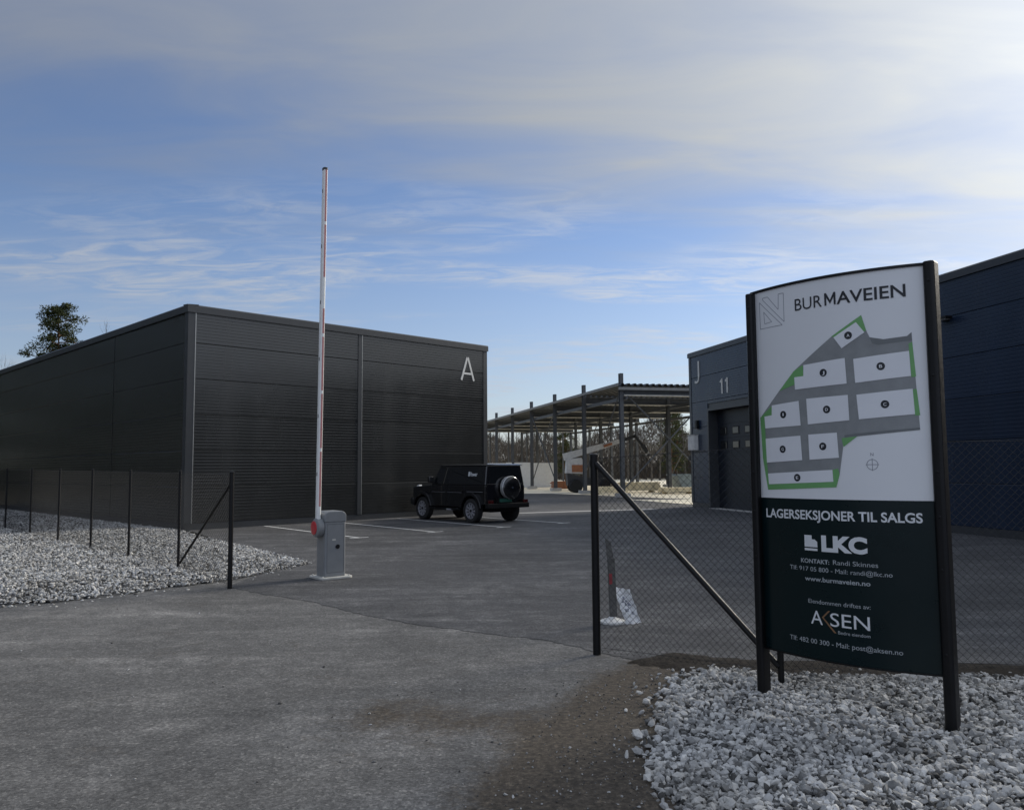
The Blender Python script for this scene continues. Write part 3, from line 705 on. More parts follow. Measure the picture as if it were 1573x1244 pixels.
# conifer mass added out of view, left, to darken the left warehouse's reflection
lw = MB(); rl = random.Random(9)
for i in range(22000):
    y = rl.uniform(-30, 72); x = -47-rl.random()*12+.1*y*(-1); h = 23+3*math.sin(y*.9)*math.sin(y*.37); z = h*rl.random(); q = 1.0-.3*z/h
    a = Vector((rl.gauss(0, 1), rl.gauss(0, 1), rl.gauss(0, .6))).normalized()*rl.uniform(.8, 1.9)*q; b = Vector((rl.gauss(0, 1), rl.gauss(0, 1), rl.gauss(0, 1))).normalized()*.6*q
    lw.add([(x-b.x, y-b.y, z-b.z), (x+b.x, y+b.y, z+b.z), (x+a.x, y+a.y, z+a.z)], [(0, 1, 2)])
ADDED_FOREST = lw
def pine(loc, H, crown_r, label, seed, clumps, per, base=.45, group=None):
    r = random.Random(seed); t_ = thing('pine_tree', label, 'tree', loc, 0, group)
    tr = MB(); path = [Vector((r.uniform(-.12, .12), r.uniform(-.12, .12), H*i/7-.2*(i == 0))) for i in range(8)]
    tr.tube(path, [.20*(1-i/8.6) for i in range(8)], 8); cl = []
    for i in range(clumps):
        f = base+(1-base)*(i+.5)/clumps; a = i*2.4+r.uniform(-.5, .5); L = crown_r*(1.12-.62*((f-base)/(1-base))**1.6)*r.uniform(.55, 1.1)
        p = path[min(7, int(f*7))].copy(); p.z = H*f; q = p+Vector((math.cos(a)*L, math.sin(a)*L, r.uniform(-.1, .35)*L))
        mid = p.lerp(q, .5)+Vector((0, 0, .1)); tr.tube([p, mid, q], [.055, .04, .015], 5, cap=False)
        cl.append((q, r.uniform(.5, .8))); cl.append((mid+Vector((r.uniform(-.3, .3), r.uniform(-.3, .3), .15)), r.uniform(.35, .6)))
    cl.append((Vector((0, 0, H-.1)), .6))
    tr.build('trunk', M['pinebark'], t_)
    nd = MB()
    for c_, R2 in cl:
        for _ in range(per):
            d = Vector((r.gauss(0, 1), r.gauss(0, 1), r.gauss(0, 1))).normalized(); p = c_+Vector((d.x*R2, d.y*R2, d.z*R2*.55))*r.random()**.4
            a = Vector((r.gauss(0, 1), r.gauss(0, 1), r.gauss(.5, .8))).normalized(); b = a.cross(Vector((r.gauss(0, 1), r.gauss(0, 1), r.gauss(0, 1)))).normalized()*.042; a *= r.uniform(.10, .2)
            nd.add([p-b, p+b, p+a], [(0, 1, 2)])
    nd.build('crown', M['needle'], t_)
    return t_
pine((-33.2, 58.0, 0), 13.6, 1.75, 'dark green pine crown rising behind the left warehouse roof', 3, 30, 190, .60)
for k, (lat, dep, h) in enumerate(((.066, 104, 8.2), (.198, 106, 9.5), (.205, 111, 9.0))):
    pine((lat*dep, dep, 0), h, 1.5, ('dark green conifer standing left of the machine boom', 'dark conifer beside warehouse J, nearer of a pair', 'dark conifer beside warehouse J, farther of a pair')[k], 20+k, 44, 120, .10, 'conifers behind the open hall')

# ------------------------------------------------------------------ chain-link fences
def wire_net(pts, hs, mb, sp=.0707, r=.0018):
    """pts: list of (x,y,zbase); hs: heights. diamond net along the polyline, two families of wires"""
    cum = [0.]
    for a, b in zip(pts, pts[1:]): cum.append(cum[-1]+math.hypot(b[0]-a[0], b[1]-a[1]))
    T = cum[-1]; Hm = max(hs)
    def pos(s, f):
        s = max(0, min(T, s)); i = 0
        while i < len(cum)-2 and s > cum[i+1]: i += 1
        q = (s-cum[i])/(cum[i+1]-cum[i]); a, b = pts[i], pts[i+1]; h = hs[i]+(hs[i+1]-hs[i])*q
        return Vector((a[0]+(b[0]-a[0])*q, a[1]+(b[1]-a[1])*q, a[2]+(b[2]-a[2])*q+.03+f*(h-.05)))
    n = int((T+Hm)/sp)
    for k in range(n):
        for sg in (1, -1):
            s0 = k*sp-Hm if sg > 0 else k*sp
            s1 = s0+sg*Hm
            ts = [0., 1.]
            for lim in (0., T):
                if (s0-lim)*(s1-lim) < 0: ts.append((lim-s0)/(s1-s0))
            for cm_ in cum[1:-1]:
                if (s0-cm_)*(s1-cm_) < 0: ts.append((cm_-s0)/(s1-s0))
            ts.sort()
            for a, b in zip(ts, ts[1:]):
                mid = s0+(s1-s0)*(a+b)/2
                if 0 < mid < T and b-a > .004:
                    mb.tube([pos(s0+(s1-s0)*a, a), pos(s0+(s1-s0)*b, b)], r, 3, cap=False)
    return mb
def post(parent, p, h, r, cap=True):
    return MB().lathe([(r, 0), (r, h-.012), (r*1.12, h-.011), (r*1.12, h), (r*.5, h+.015)] if cap else [(r, 0), (r, h)], n=12).build('post', M['black'], parent, p, smooth=True)
# left fence
LP = []
p0 = Vector((-4.243, 12.27)); pd = Vector((-.682, .7313))
for xpx in (357, 278, 202, 144, 94, 51, 13):
    lat = (xpx-786.5)/1230.; LP.append(((p0.x-lat*p0.y)/(lat*pd.y-pd.x)))
LP = LP+[LP[-1]+2.55, LP[-1]+5.1]
fl = thing('chain_link_fence', 'black chain link fence on thin posts along the left gravel bed', 'fence')
pts, hs = [], []
for i, s_ in enumerate(LP):
    p = p0+pd*s_; z = zl(p.x, p.y) if i else 0.0; top = 1.765+.02*min(i, 6)
    post(fl, (p.x, p.y, z-.04), top-z+.04, .036 if i == 0 else .024)
    pts.append((p.x, p.y, z)); hs.append(top-z)
wire_net(pts, [h-.01 for h in hs], MB()).build('wire_net', M['wire'], fl)
def tension(parent, pts, zs): MB().tube([(p[0], p[1], z) for p, z in zip(pts, zs)], .0022, 4).build('tension_wire', M['wire'], parent)
tension(fl, pts, [p[2]+h-.04 for p, h in zip(pts, hs)]); tension(fl, pts, [p[2]+.06 for p in pts])
MB().tube([(pts[0][0], pts[0][1], 1.60), (pts[1][0]+.05, pts[1][1]-.05, pts[1][2]+.10)], .02, 8).build('brace', M['black'], fl, smooth=True)
# right fence
fr_ = thing('chain_link_fence', 'black chain link fence with a slanting brace running behind the sign', 'fence')
RP = [(.80, 7.875, .0), (2.17, 6.66, .07), (3.42, 6.95, .06), (4.95, 6.82, .04), (7.5, 6.2, .0)]
RH = [1.92, 1.93, 1.97, 2.0, 2.0]
for i, (p, h) in enumerate(zip(RP, RH)): post(fr_, (p[0], p[1], p[2]-.03), h+.03, .038 if i == 0 else .026)
wire_net(RP, [h-.01 for h in RH], MB()).build('wire_net', M['wire'], fr_)
tension(fr_, RP, [p[2]+h-.04 for p, h in zip(RP, RH)]); tension(fr_, RP, [p[2]+.07 for p in RP])
MB().tube([(.815, 7.84, 1.835), (2.155, 6.66, .17)], .026, 10).build('brace', M['black'], fr_, smooth=True)
MB().lathe([(.043, 1.80), (.043, 1.86)], n=12).build('clamp', M['black'], fr_, (.80, 7.875, 0))

# ------------------------------------------------------------------ barrier gate
bx_ = Vector((.6, -.8)); brz = math.atan2(.6, .8)   # local -y faces along (.6,-.8), local -x faces (-.8,-.6)
bg_ = thing('barrier_gate', 'grey barrier cabinet with a tall raised red and white arm', 'barrier', (-3.03, 13.47, .006), brz)
rr2 = lambda a, b, c_, n=5: [(a*sx_+c_*(math.cos(t_)-1)*0+0, 0) for sx_ in (1,) for t_ in (0,)]
def rrect(w, d, r, n=5):
    out = []
    for cx, cy, a0 in ((w-r, d-r, 0), (-w+r, d-r, 90), (-w+r, -d+r, 180), (w-r, -d+r, 270)):
        for k in range(n+1):
            a = R_(a0+90*k/n); out.append((cx+r*math.cos(a), cy+r*math.sin(a)))
    return out
MB().prism(rrect(.29, .27, .09), lambda u, v, w: (u, v, w), .0, .035).build('base_plate', M['galv'], bg_, bevel=.006)
MB().prism(rrect(.185, .175, .035), lambda u, v, w: (u, v, w), .036, .92).build('cabinet', M['cabinet'], bg_, bevel=.004)
capo = MB().prism([(-.19, .921), (.19, .921), (.19, 1.03), (.165, 1.075), (.11, 1.10), (-.11, 1.10), (-.165, 1.075), (-.19, 1.03)], lambda u, v, w: (u, w, v), -.18, .18).build('hood', M['cabinet'], bg_, bevel=.012)
MB().lathe([(.036, 0), (.036, .012), (.026, .014)], lambda r, t_, h: (r*math.cos(t_), -h, r*math.sin(t_)), 18).build('lock', M['black'], bg_, (.035, -.176, .52))
MB().box(-.06, .0, -.179, -.176, .62, .645).build('maker_plate', M['galv'], bg_)
MB().box(-.15, .15, -.1765, -.1755, .10, .104).box(-.15, .15, -.1765, -.1755, .885, .889).box(-.15, -.1465, -.1765, -.1755, .104, .885).box(.1465, .15, -.1765, -.1755, .104, .885).build('door_seam', M['darkgrey'], bg_)
for bx0 in (-.23, .23):
    for by0 in (-.2, .2): MB().lathe([(.016, 0), (.016, .014), (.009, .02)], n=8).build('bolt', M['galv'], bg_, (bx0, by0, .035))
fxl = lambda r, t_, h: (-h, r*math.cos(t_), r*math.sin(t_))
fl_ = MB().lathe([(.14, .0), (.155, .01), (.155, .10), (.12, .125)], fxl, 28).build('flange', M['cabinet'], bg_, (-.186, -.02, .83), smooth=True)
MB().lathe([(.112, .126), (.112, .136), (.09, .142)], fxl, 28).build('reflector', M['red'], fl_, smooth=True)
# arm: rises from the flange; an oval profile with red bands on the edges
arm = link('arm', None, bg_, (-.245, -.02, .83))
AL = 6.05
def armsec(w, d, n=4): return rrect(w, d, min(w, d)*.7, n)
MB().prism(armsec(.034, .052), lambda u, v, w: (u+.0022*w*0, v, w), .05, AL).build('profile', M['white'], arm, bevel=.002)
for k in range(6):
    z0 = .35+k*.96
    MB().box(-.0365, -.0342, -.012, .012, z0+.5, z0+.56).build('clip', M['darkgrey'], arm)
    MB().prism([(-.012, -.0538), (.020, -.0538), (.020, -.0515), (-.012, -.0515)], lambda u, v, w: (u, v, w), z0, z0+(.9 if k != 3 else .42)).build('red_band', M['armred'], arm)
MB().prism(armsec(.038, .053), lambda u, v, w: (u, v, w), AL, AL+.04).build('end_cap', M['darkgrey'], arm)
arm.rotation_euler = (R_(.0), R_(.55), 0)

# ------------------------------------------------------------------ leaning marker behind the right fence
mk = thing('marker_post', 'short leaning marker post with a red band behind the wire fence', 'post', (1.145, 9.42, .006), R_(6))
MB().lathe([(.15, 0), (.15, .02), (.12, .035), (.06, .05), (.04, .07)], n=20).build('base', M['offwhite'], mk, smooth=True)
st_ = link('stake', None, mk, (.01, 0, .05)); st_.rotation_euler = (R_(4), R_(-2.5), 0)
MB().box(-.042, .042, -.02, .02, 0, .70).build('board', M['wornpost'], st_, bevel=.004)
MB().box(-.036, .0, -.0235, -.0205, .40, .52).build('red_band', M['dullred'], st_)
MB().hexa([(-.045, -.012, .70), (.03, -.012, .70), (.03, .012, .70), (-.045, .012, .70)], [(-.058, -.01, .93), (.0, -.01, .89), (.0, .01, .89), (-.058, .01, .93)]).build('tip', M['wornpost'], st_)
ns = thing('crumpled_sheet', 'crumpled white printed sheet leaning on the marker post', 'sheet', (1.375, 9.34, .006), R_(6))
mb = MB(); rs = random.Random(4); nx, nz = 8, 12; vv = []
for j in range(nz+1):
    for i in range(nx+1):
        u = i/nx; v_ = j/nz; vv.append((-.09+.19*u-.115*v_+rs.uniform(-.008, .008), .02-.05*math.sin(u*5+v_*3)*.5+v_*.10+rs.uniform(-.012, .012), .0+.40*v_-.03*u*v_+rs.uniform(-.006, .006)))
vv2 = [(x, y+.004, z) for x, y, z in vv]; n_ = len(vv)
ff = [(j*(nx+1)+i, j*(nx+1)+i+1, (j+1)*(nx+1)+i+1, (j+1)*(nx+1)+i) for j in range(nz) for i in range(nx)]
mb.add(vv+vv2, ff+[tuple(k+n_ for k in q[::-1]) for q in ff])
mb.build('sheet', M['paper'], ns)
mp = MB()
for (i, j) in ((2, 4), (3, 4), (4, 5), (3, 6), (5, 3), (2, 7), (4, 7), (5, 6), (3, 8)):
    q = [vv[k] for k in ff[j*nx+i]]; mp.add([(x, y-.002, z) for x, y, z in q], [(0, 1, 2, 3)])
mp.build('print', M['inkline'], ns)

# ------------------------------------------------------------------ sign board
SW = 1.2747; SB = .13; SR = (SW*SW/4+SB*SB)/(2*SB)
sg = thing('sign_board', 'tall curved site sign with map and dark lower panel on black posts', 'sign', (1.95, 6.287, 0), R_(-43.41))
def sy(x): return -(math.sqrt(max(0, SR**2-(x-SW/2)**2))-(SR-SB))
XL, XR, ZB, ZS, ZT = -.012, 1.238, .41, 1.553, 3.175
def curved(x0, x1, z0, z1, off, th, n=28):
    mb = MB(); xs = [x0+(x1-x0)*i/n for i in range(n+1)]
    v = []
    for x in xs:
        y = sy(x)-off; v += [(x, y, z0), (x, y, z1), (x, y+th, z1), (x, y+th, z0)]
    f = [(4*i+j, 4*i+(j+1) % 4, 4*(i+1)+(j+1) % 4, 4*(i+1)+j) for i in range(n) for j in range(4)]+[(0, 1, 2, 3), (4*n+3, 4*n+2, 4*n+1, 4*n)]
    return mb.add(v, f)
up_p = curved(XL, XR, ZS+.001, ZT-.012, 0, .02).build('upper_panel', M['signwhite'], sg, smooth=True)
lo_p = curved(XL, XR, ZB, ZS-.001, .001, .021).build('lower_panel', M['signdark'], sg, smooth=True)
curved(XL-.05, XR+.03, ZT-.0115, ZT+.008, .01, .09).build('top_cap', M['black'], sg)
curved(XL, XR, ZB-.012, ZB-.001, .004, .03).build('bottom_rail', M['black'], sg)
def signpost(x, wd, z1, name='post'):
    MB().prism([(x-wd/2, .07), (x-wd/2, -.03), (x-wd*.3, -.05), (x+wd*.3, -.05), (x+wd/2, -.03), (x+wd/2, .07)], lambda u, v, w: (u, v, w), -.02, z1).build(name, M['black'], sg, bevel=.008)
signpost(-.045, .066, ZT-.012); signpost(SW, .074, ZT+.012)
scm = MB().lathe([(.009, 0), (.009, .003), (.004, .005)], lambda r, t_, h: (r*math.cos(t_), -h, r*math.sin(t_)), 10).mesh('screw', M['black'])
for zz_ in (.55, 1.1, 1.45, 1.75, 2.4, 3.05):
    for xx_ in (-.045, SW): link('screw', scm, sg, (xx_, -.0505, zz_))
def bend(me_or_poly, off, name, mat, parent):
    bm = bmesh.new()
    if isinstance(me_or_poly, list):
        for poly in me_or_poly:
            bm.faces.new([bm.verts.new((p[0], p[1], 0)) for p in poly])
    else: bm.from_mesh(me_or_poly)
    bmesh.ops.triangulate(bm, faces=bm.faces)
    xs = [v.co.x for v in bm.verts]; x = math.floor(min(xs)/.05)*.05+.05
    while x < max(xs):
        bmesh.ops.bisect_plane(bm, geom=bm.verts[:]+bm.edges[:]+bm.faces[:], plane_co=(x, 0, 0), plane_no=(1, 0, 0), dist=1e-6); x += .05
    for v in bm.verts: v.co = Vector((v.co.x, sy(v.co.x)-off, v.co.y))
    for f in bm.faces:
        f.normal_update()
        if f.normal.y > 0: f.normal_flip()
    me = bpy.data.meshes.new(name); bm.to_mesh(me); bm.free(); me.materials.append(mat)
    return link(name, me, parent)
def text_mesh(s_, bold=0.0):
    cu = bpy.data.curves.new('t', 'FONT'); cu.body = s_; cu.size = 1; cu.offset = bold; cu.fill_mode = 'FRONT'; cu.resolution_u = 4
    o = bpy.data.objects.new('t', cu); col.objects.link(o)
    dg = bpy.context.evaluated_depsgraph_get(); me = bpy.data.meshes.new_from_object(o.evaluated_get(dg))
    bpy.data.objects.remove(o); bpy.data.curves.remove(cu)
    return me
def fit(me, x0, x1, z0, z1, capchars=True, ymax=None):
    co = np.empty(len(me.vertices)*3, np.float32); me.vertices.foreach_get('co', co); co = co.reshape(-1, 3)
    a, b = co[:, 0].min(), co[:, 0].max(); top = ymax or .73
    co[:, 0] = x0+(co[:, 0]-a)*(x1-x0)/(b-a); co[:, 1] = z0+co[:, 1]*(z1-z0)/top
    me.vertices.foreach_set('co', co.reshape(-1)); me.update(); return me
def txt(s_, x0, x1, z0, z1, mat, parent, off=.003, bold=0.0, name='lettering'):
    return bend(fit(text_mesh(s_, bold), x0, x1, z0, z1), off, name, M[mat], parent)
txt('BUR', .36, .575, 2.958, 3.052, 'ink', up_p, bold=.0); mw, mh, mt = .082, .092, .014
bend([[(.594+a_*1.0, 2.960+b_) for a_, b_ in ((0, 0), (0, mh), (mt, mh), (mw/2, .40*mh), (mw-mt, mh), (mw, mh), (mw, 0), (mw-mt, 0), (mw-mt, .64*mh), (mw/2, .10*mh), (mt, .64*mh), (mt, 0))]], .003, 'lettering', M['ink'], up_p)
txt('AVEIEN', .682, 1.13, 2.960, 3.052, 'ink', up_p, bold=.014)
# site map
site = [(.846, 2.859), (.875, 2.746), (.899, 2.685), (.983, 2.67), (1.126, 2.683), (1.153, 2.708), (1.155, 2.641), (1.177, 2.034), (.792, 2.001), (.687, 1.987), (.687, 1.921), (.656, 1.733), (.63, 1.645), (.061, 1.618), (.019, 1.858), (.011, 2.178), (.331, 2.505), (.636, 2.729)]
bend([site], .0012, 'map_road', M['mapgrey'], up_p)
bend([[(.893, 2.696), (.983, 2.673), (1.126, 2.683), (1.153, 2.708), (1.155, 2.650), (.949, 2.636), (.911, 2.650)]], .0021, 'map_shade', M['mapdark'], up_p)
bend([[(1.176, 2.050), (1.177, 2.034), (.792, 2.001), (.70, 1.989), (.70, 2.012), (.79, 2.022)]], .0021, 'map_shade', M['mapdark'], up_p)
for poly in ([(.636, 2.729), (.846, 2.859), (.875, 2.746), (.859, 2.738), (.81, 2.812), (.65, 2.72)], [(.331, 2.505), (.409, 2.543), (.411, 2.461), (.335, 2.458), (.336, 2.404), (.2, 2.366)],
             [(.128, 2.262), (.121, 2.187), (.048, 2.18), (.011, 2.178)], [(.005, 2.178), (.048, 2.18), (.053, 2.008), (.059, 1.823), (.066, 1.739), (.073, 1.657), (.61, 1.681), (.607, 1.766), (.646, 1.776), (.656, 1.733), (.63, 1.642), (.061, 1.615), (.019, 1.858)],
             [(1.133, 2.629), (1.155, 2.641), (1.168, 2.4), (1.141, 2.395)], [(1.142, 2.31), (1.168, 2.316), (1.181, 2.134), (1.152, 2.132)], [(.68, 1.991), (.788, 2.001), (.691, 1.928)]):
    bend([poly], .003, 'map_green', M['mapgreen'], up_p)
for poly in ([(.65, 2.72), (.81, 2.812), (.864, 2.733), (.705, 2.635)], [(.414, 2.542), (.724, 2.564), (.731, 2.379), (.338, 2.365), (.335, 2.458), (.411, 2.461)], [(.782, 2.551), (1.134, 2.579), (1.139, 2.405), (.789, 2.379)],
             [(.793, 2.295), (1.145, 2.317), (1.152, 2.142), (.804, 2.12)], [(.427, 2.29), (.735, 2.298), (.739, 2.116), (.433, 2.1)], [(.124, 2.262), (.365, 2.279), (.375, 2.095), (.054, 2.088), (.048, 2.18), (.121, 2.187)],
             [(.053, 2.008), (.369, 2.02), (.378, 1.838), (.059, 1.823)], [(.433, 2.025), (.648, 2.032), (.656, 1.852), (.436, 1.84)], [(.066, 1.739), (.606, 1.766), (.61, 1.681), (.073, 1.657)]):
    bend([poly], .0042, 'map_building', M['mapwhite'], up_p)
for ch, (x, z) in zip('AJBCDIGFE', ((.754, 2.723), (.566, 2.471), (.959, 2.485), (.975, 2.218), (.581, 2.202), (.228, 2.185), (.213, 1.923), (.542, 1.936), (.331, 1.709))):
    d_ = bend([[(x+.027*math.cos(k*.3142), z+.028*math.sin(k*.3142)) for k in range(20)]], .0054, 'map_dot', M['ink'], up_p)
    wv = .008 if ch != 'I' else .0025
    txt(ch, x-wv-.002, x+wv+.002, z-.011, z+.012, 'mapwhite', up_p, .0066, .01, 'map_letter')
def line_poly(a, b, w):
    a = Vector(a); b = Vector(b); d = (b-a).normalized(); n = Vector((-d.y, d.x))*w/2; return [tuple(a+n), tuple(b+n), tuple(b-n), tuple(a-n)]
def outline(pts, w, closed=True):
    q = pts+[pts[0]] if closed else pts; return [line_poly(a, b, w) for a, b in zip(q, q[1:])]
bend(outline([(.066, 3.111), (.115, 3.111), (.213, 2.995), (.218, 3.115), (.264, 3.113), (.263, 2.893), (.066, 3.096)], .0045)+outline([(.032, 3.082), (.245, 2.871), (.034, 2.870)], .0045)+outline([(.073, 3.0), (.149, 2.91), (.080, 2.905)], .0045), .0015, 'logo_outline', M['inkline'], up_p)
circ = [(.878+.036*math.cos(k*.3142), 1.801+.036*math.sin(k*.3142)) for k in range(20)]
bend(outline(circ, .004)+[line_poly((.835, 1.801), (.921, 1.801), .004), line_poly((.878, 1.757), (.878, 1.845), .004)], .0015, 'compass', M['inkline'], up_p)
txt('N', .868, .888, 1.862, 1.884, 'inkline', up_p, .0015, .01)
# lower panel print
txt('LAGERSEKSJONER TIL SALGS', .036, 1.168, 1.406, 1.474, 'inkwhite', lo_p, bold=.022)
txt('LKC', .503, .824, 1.186, 1.294, 'inkwhite', lo_p, bold=.055)
bend([[(.372, 1.206), (.472, 1.206), (.472, 1.245), (.452, 1.262), (.430, 1.262), (.430, 1.291), (.372, 1.291)], [(.372, 1.180), (.472, 1.180), (.472, 1.197), (.372, 1.197)]], .003, 'logo_block', M['inkwhite'], lo_p)
txt('KONTAKT:', .338, .556, 1.090, 1.122, 'inkpale', lo_p, bold=.018); txt('Randi', .584, .702, 1.092, 1.126, 'inkpale', lo_p); txt('Skinnes', .722, .888, 1.092, 1.126, 'inkpale', lo_p)
txt('Tlf: 917 05 800 - Mail: randi@lkc.no', .242, .975, 1.032, 1.065, 'inkpale', lo_p); txt('www.burmaveien.no', .365, .834, .962, .996, 'inkpale', lo_p, bold=.018)
txt('Eiendommen driftes av:', .386, .828, .803, .834, 'inkpale', lo_p)
txt('A', .402, .492, .656, .758, 'inkwhite', lo_p); txt('SEN', .548, .82, .657, .756, 'inkwhite', lo_p)
bend([[(.535, .762), (.550, .762), (.500, .710), (.590, .612), (.574, .612), (.486, .710)]], .003, 'logo_chevron', M['inkbronze'], lo_p)
txt('Bedre eiendom', .602, .82, .608, .632, 'inkpale', lo_p); txt('Tlf: 482 00 300 - Mail: post@aksen.no', .221, 1.018, .516, .551, 'inkpale', lo_p)

# ------------------------------------------------------------------ parked car
car = thing('parked_car', 'black boxy off-road car with spare wheel on its back, parked facing warehouse A', 'car', (0, 0, .014), 0)
HD = R_(90+40); S = .975
ch_ = Vector((math.cos(HD), math.sin(HD))); cl_ = Vector((-math.sin(HD), math.cos(HD)))
rlw = Vector((-1.30, 26.4)); c0 = rlw+ch_*1.45*S-cl_*.80*S
car.location = (c0.x, c0.y, .006); car.rotation_euler = (0, 0, HD); car.scale = (S, S, S)
P = M['carpaint']
def arc(cx, r, a0, a1, n=9, cz=.42): return [(cx+r*math.cos(R_(a0+(a1-a0)*k/n)), cz+r*math.sin(R_(a0+(a1-a0)*k/n))) for k in range(n+1)]
prof = [(-2.18, .62)]+arc(-1.45, .50, 156, 24)+[(-.95, .50), (.95, .50)]+arc(1.45, .50, 156, 24)+[(2.10, .60), (2.14, .70), (2.14, 1.12), (2.08, 1.17), (.86, 1.25), (-2.18, 1.25)]
MB().prism(prof, lambda u, v, w: (u, w, v), -.86, .86).build('body', P, car, bevel=.03, seg=3)
MB().prism([(.80, 1.20), (2.02, 1.13), (2.06, 1.16), (2.02, 1.195), (.82, 1.285)], lambda u, v, w: (u, w, v), -.60, .60).build('bonnet', P, car, bevel=.02)
MB().hexa([(-2.18, -.855, 1.245), (.98, -.855, 1.245), (.98, .855, 1.245), (-2.18, .855, 1.245)], [(-2.12, -.74, 1.93), (.52, -.74, 1.93), (.52, .74, 1.93), (-2.12, .74, 1.93)]).build('cabin', P, car, bevel=.045, seg=3)
MB().hexa([(-2.15, -.755, 1.925), (.52, -.755, 1.925), (.52, .755, 1.925), (-2.15, .755, 1.925)], [(-2.05, -.68, 1.965), (.40, -.68, 1.965), (.40, .68, 1.965), (-2.05, .68, 1.965)]).build('roof', P, car, bevel=.015)
for s_ in (-1, 1):
    MB().box(-2.16, .56, s_*.76-.012, s_*.76+.012, 1.905, 1.925).build('drip_rail', P, car)
    def sw(x0, x1, x2, x3, z0=1.29, z1=1.83):
        yb = lambda z: s_*(.855-(z-1.245)/.685*.115+.006)
        a = [(x0, yb(z0), z0), (x1, yb(z0), z0), (x2, yb(z1), z1), (x3, yb(z1), z1)]
        return MB().add(a+[(x, y-s_*.012, z) for x, y, z in a], [(0, 1, 2, 3), (4, 5, 6, 7), (0, 1, 5, 4), (1, 2, 6, 5), (2, 3, 7, 6), (3, 0, 4, 7)])
    sw(-.10, .80, .53, -.10).build('window', M['glass'], car); sw(-.98, -.20, -.20, -.98).build('window', M['glass'], car)
    w3 = sw(-2.02, -1.12, -1.12, -1.98).build('window', M['glass'], car)
    if s_ > 0:
        yb = .855-(1.62-1.245)/.685*.115
        d_ = text_mesh('Power', .02); fit(d_, 0, .36, 0, .14)
        co = [(-1.30-v.co.x*1.1, .855-(1.56+v.co.y-1.245)/.685*.115+.010, 1.56+v.co.y) for v in d_.vertices]
        d_.vertices.foreach_set('co', np.array(co, np.float32).reshape(-1)); d_.update(); d_.materials.append(M['inkwhite']); link('decal', d_, w3)
        MB().add([(-1.20, .812, 1.56), (-1.27, .812, 1.56), (-1.27, .787, 1.71), (-1.20, .787, 1.71)], [(0, 1, 2, 3)]).build('decal', M['inkwhite'], w3)
    y0, y1 = sorted((s_*.862, s_*.882))
    MB().box(-.93, .93, y0, y1, .99, 1.035).box(-2.12, -1.0, y0, y1, 1.03, 1.06).build('side_strip', M['carplastic'], car)
    y0, y1 = sorted((s_*.883, s_*.887))
    MB().box(-.9, -.05, y0, y1, 1.0, 1.008).box(.05, .9, y0, y1, 1.0, 1.008).box(-2.08, -1.2, y0, y1, 1.035, 1.045).build('strip_inlay', M['rim'], car)
    for x in (-.15, .86):
        y0, y1 = sorted((s_*.865, s_*.9)); MB().box(x-.22, x-.06, y0, y1, 1.10, 1.13).build('door_handle', P, car, bevel=.008)
    for x in (-1.03, -.15, .92):
        y0, y1 = sorted((s_*.8605, s_*.8625)); MB().box(x-.006, x+.006, y0, y1, .56, 1.24).build('door_gap', M['ink'], car)
    for cx in (-1.45, 1.45):
        fo = arc(cx, .60, 172, 8, 10); fi = arc(cx, .49, 8, 172, 10)
        y0, y1 = sorted((s_*.82, s_*.955)); MB().prism(fo+fi, lambda u, v, w: (u, w, v), y0, y1).build('fender', P, car, bevel=.012)
    y0, y1 = sorted((s_*.80, s_*.96)); MB().box(-.88, .88, y0, y1, .40, .46).build('running_board', M['carplastic'], car, bevel=.012)
    y0, y1 = sorted((s_*.89, s_*1.10)); MB().box(.72, .84, y0, y1, 1.32, 1.55).build('mirror', P, car, bevel=.03)
    y0, y1 = sorted((s_*.62, s_*.78)); MB().hexa([(1.86, y0, 1.165), (2.05, y0, 1.155), (2.05, y1, 1.155), (1.86, y1, 1.165)], [(1.90, y0+.02, 1.235), (2.0, y0+.02, 1.225), (2.0, y1-.02, 1.225), (1.90, y1-.02, 1.235)]).build('indicator', M['clearlens'], car, bevel=.01)
    MB().lathe([(.13, 0), (.13, .03), (.10, .045)], lambda r, t_, h: (h, r*math.cos(t_), r*math.sin(t_)), 20).build('headlight', M['clearlens'], car, (2.12, s_*.60, .98))
    y0, y1 = sorted((s_*.64, s_*.86)); tl = MB().box(-2.36, -2.33, y0, y1, .66, .77).build('tail_light', M['redlens'], car, bevel=.006)
# windscreen and rear window
MB().add([(.965, -.74, 1.30), (.965, .74, 1.30), (.585, .66, 1.86), (.585, -.66, 1.86), (.945, -.74, 1.30), (.945, .74, 1.30), (.565, .66, 1.86), (.565, -.66, 1.86)], [(0, 1, 2, 3), (4, 5, 6, 7), (0, 1, 5, 4), (1, 2, 6, 5), (2, 3, 7, 6), (3, 0, 4, 7)]).build('windscreen', M['glass'], car)
MB().add([(-2.186, -.66, 1.32), (-2.186, .66, 1.32), (-2.138, .60, 1.84), (-2.138, -.60, 1.84), (-2.16, -.66, 1.32), (-2.16, .66, 1.32), (-2.11, .60, 1.84), (-2.11, -.60, 1.84)], [(0, 1, 2, 3), (4, 5, 6, 7), (0, 1, 5, 4), (1, 2, 6, 5), (2, 3, 7, 6), (3, 0, 4, 7)]).build('rear_window', M['glass'], car)
MB().box(-2.20, -2.182, -.80, .80, .66, 1.30).build('rear_door', P, car, bevel=.008)
fw_ = lambda r, t_, h: (h, r*math.cos(t_), r*math.sin(t_))
sp = MB().lathe([(.36, .0), (.375, -.03), (.375, -.21), (.33, -.245), (.12, -.255)], fw_, 32).build('spare_wheel_cover', P, car, (-2.201, -.10, 1.17), smooth=True)
MB().lathe([(.374, -.05), (.384, -.06), (.384, -.19), (.374, -.20)], fw_, 32).build('cover_ring', M['ring'], sp, smooth=True)
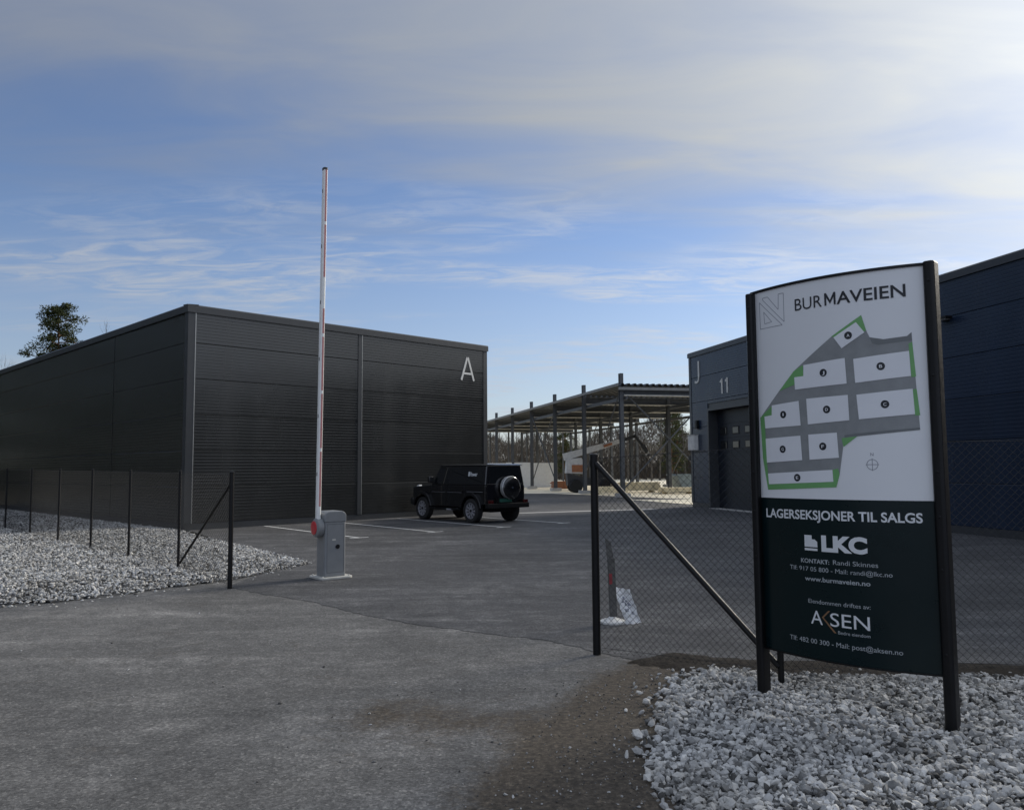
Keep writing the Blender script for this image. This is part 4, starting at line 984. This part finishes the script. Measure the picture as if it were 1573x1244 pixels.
MB().lathe([(.035, -.256), (.035, -.262)], fw_, 16).build('badge', M['chrome'], sp)
MB().box(-2.40, -2.19, -.88, .88, .50, .66).build('rear_bumper', M['carplastic'], car, bevel=.02)
MB().box(2.10, 2.30, -.88, .88, .52, .76).build('front_bumper', P, car, bevel=.03)
MB().box(2.14, 2.165, -.42, .42, .80, 1.10).build('grille', M['carplastic'], car)
MB().box(-2.335, -2.325, -.16, .36, .70, .81).build('licence_plate', M['plate'], car); MB().box(-2.325, -2.19, -.20, .40, .67, .84).build('plate_holder', M['carplastic'], car)
MB().box(-2.1, 2.0, -.55, .55, .36, .54).build('underbody', M['carplastic'], car)
for x in (-1.45, 1.45): MB().tube([(x, -.7, .41), (x, .7, .41)], .06, 8).build('axle', M['carplastic'], car)
MB().tube([(-.6, .80, .43), (-.4, .93, .42), (-.15, .95, .42)], .035, 8).build('exhaust', M['rim'], car)
def wheel(x, y, s_):
    w_ = link('wheel', None, car, (x, y, .405))
    fy = lambda r, t_, h: (r*math.cos(t_), s_*h, r*math.sin(t_))
    ty = MB().lathe([(.26, -.13), (.37, -.135), (.405, -.10), (.405, .10), (.37, .135), (.275, .13), (.265, .05)], fy, 30).build('tyre', M['tyre'], w_, smooth=True)
    rm = MB().lathe([(.27, .04), (.275, .115), (.255, .122), (.248, .075), (.24, .05)], fy, 30); rm.lathe([(.262, .03), (.25, .055), (.04, .055)], fy, 30, 1)
    for k in range(10):
        a = k*math.pi/5; b = .16
        rm.add([fy(.05, a-.4, .10), fy(.262, a-b*.55, .112), fy(.262, a+b*.55, .112), fy(.05, a+.4, .10), fy(.05, a-.4, .06), fy(.262, a-b*.55, .075), fy(.262, a+b*.55, .075), fy(.05, a+.4, .06)],
               [(0, 1, 2, 3), (4, 5, 6, 7), (0, 1, 5, 4), (1, 2, 6, 5), (2, 3, 7, 6), (3, 0, 4, 7)])
    rm.build('rim', [M['rim'], M['tyre']], w_)
    MB().lathe([(.045, .10), (.045, .118), (.02, .122)], fy, 14).build('hub_cap', M['black'], w_)
for x in (-1.45, 1.45):
    for s_ in (-1, 1): wheel(x, s_*.80, s_)

tag(ADDED_FOREST.build('added_forest_edge', simple('deep_conifer_green', (.034, .044, .032), .9, spec=.1, var=.4, vs_=.4)), 'dark conifer forest edge added out of view for the left wall to mirror', 'forest', kind='stuff')
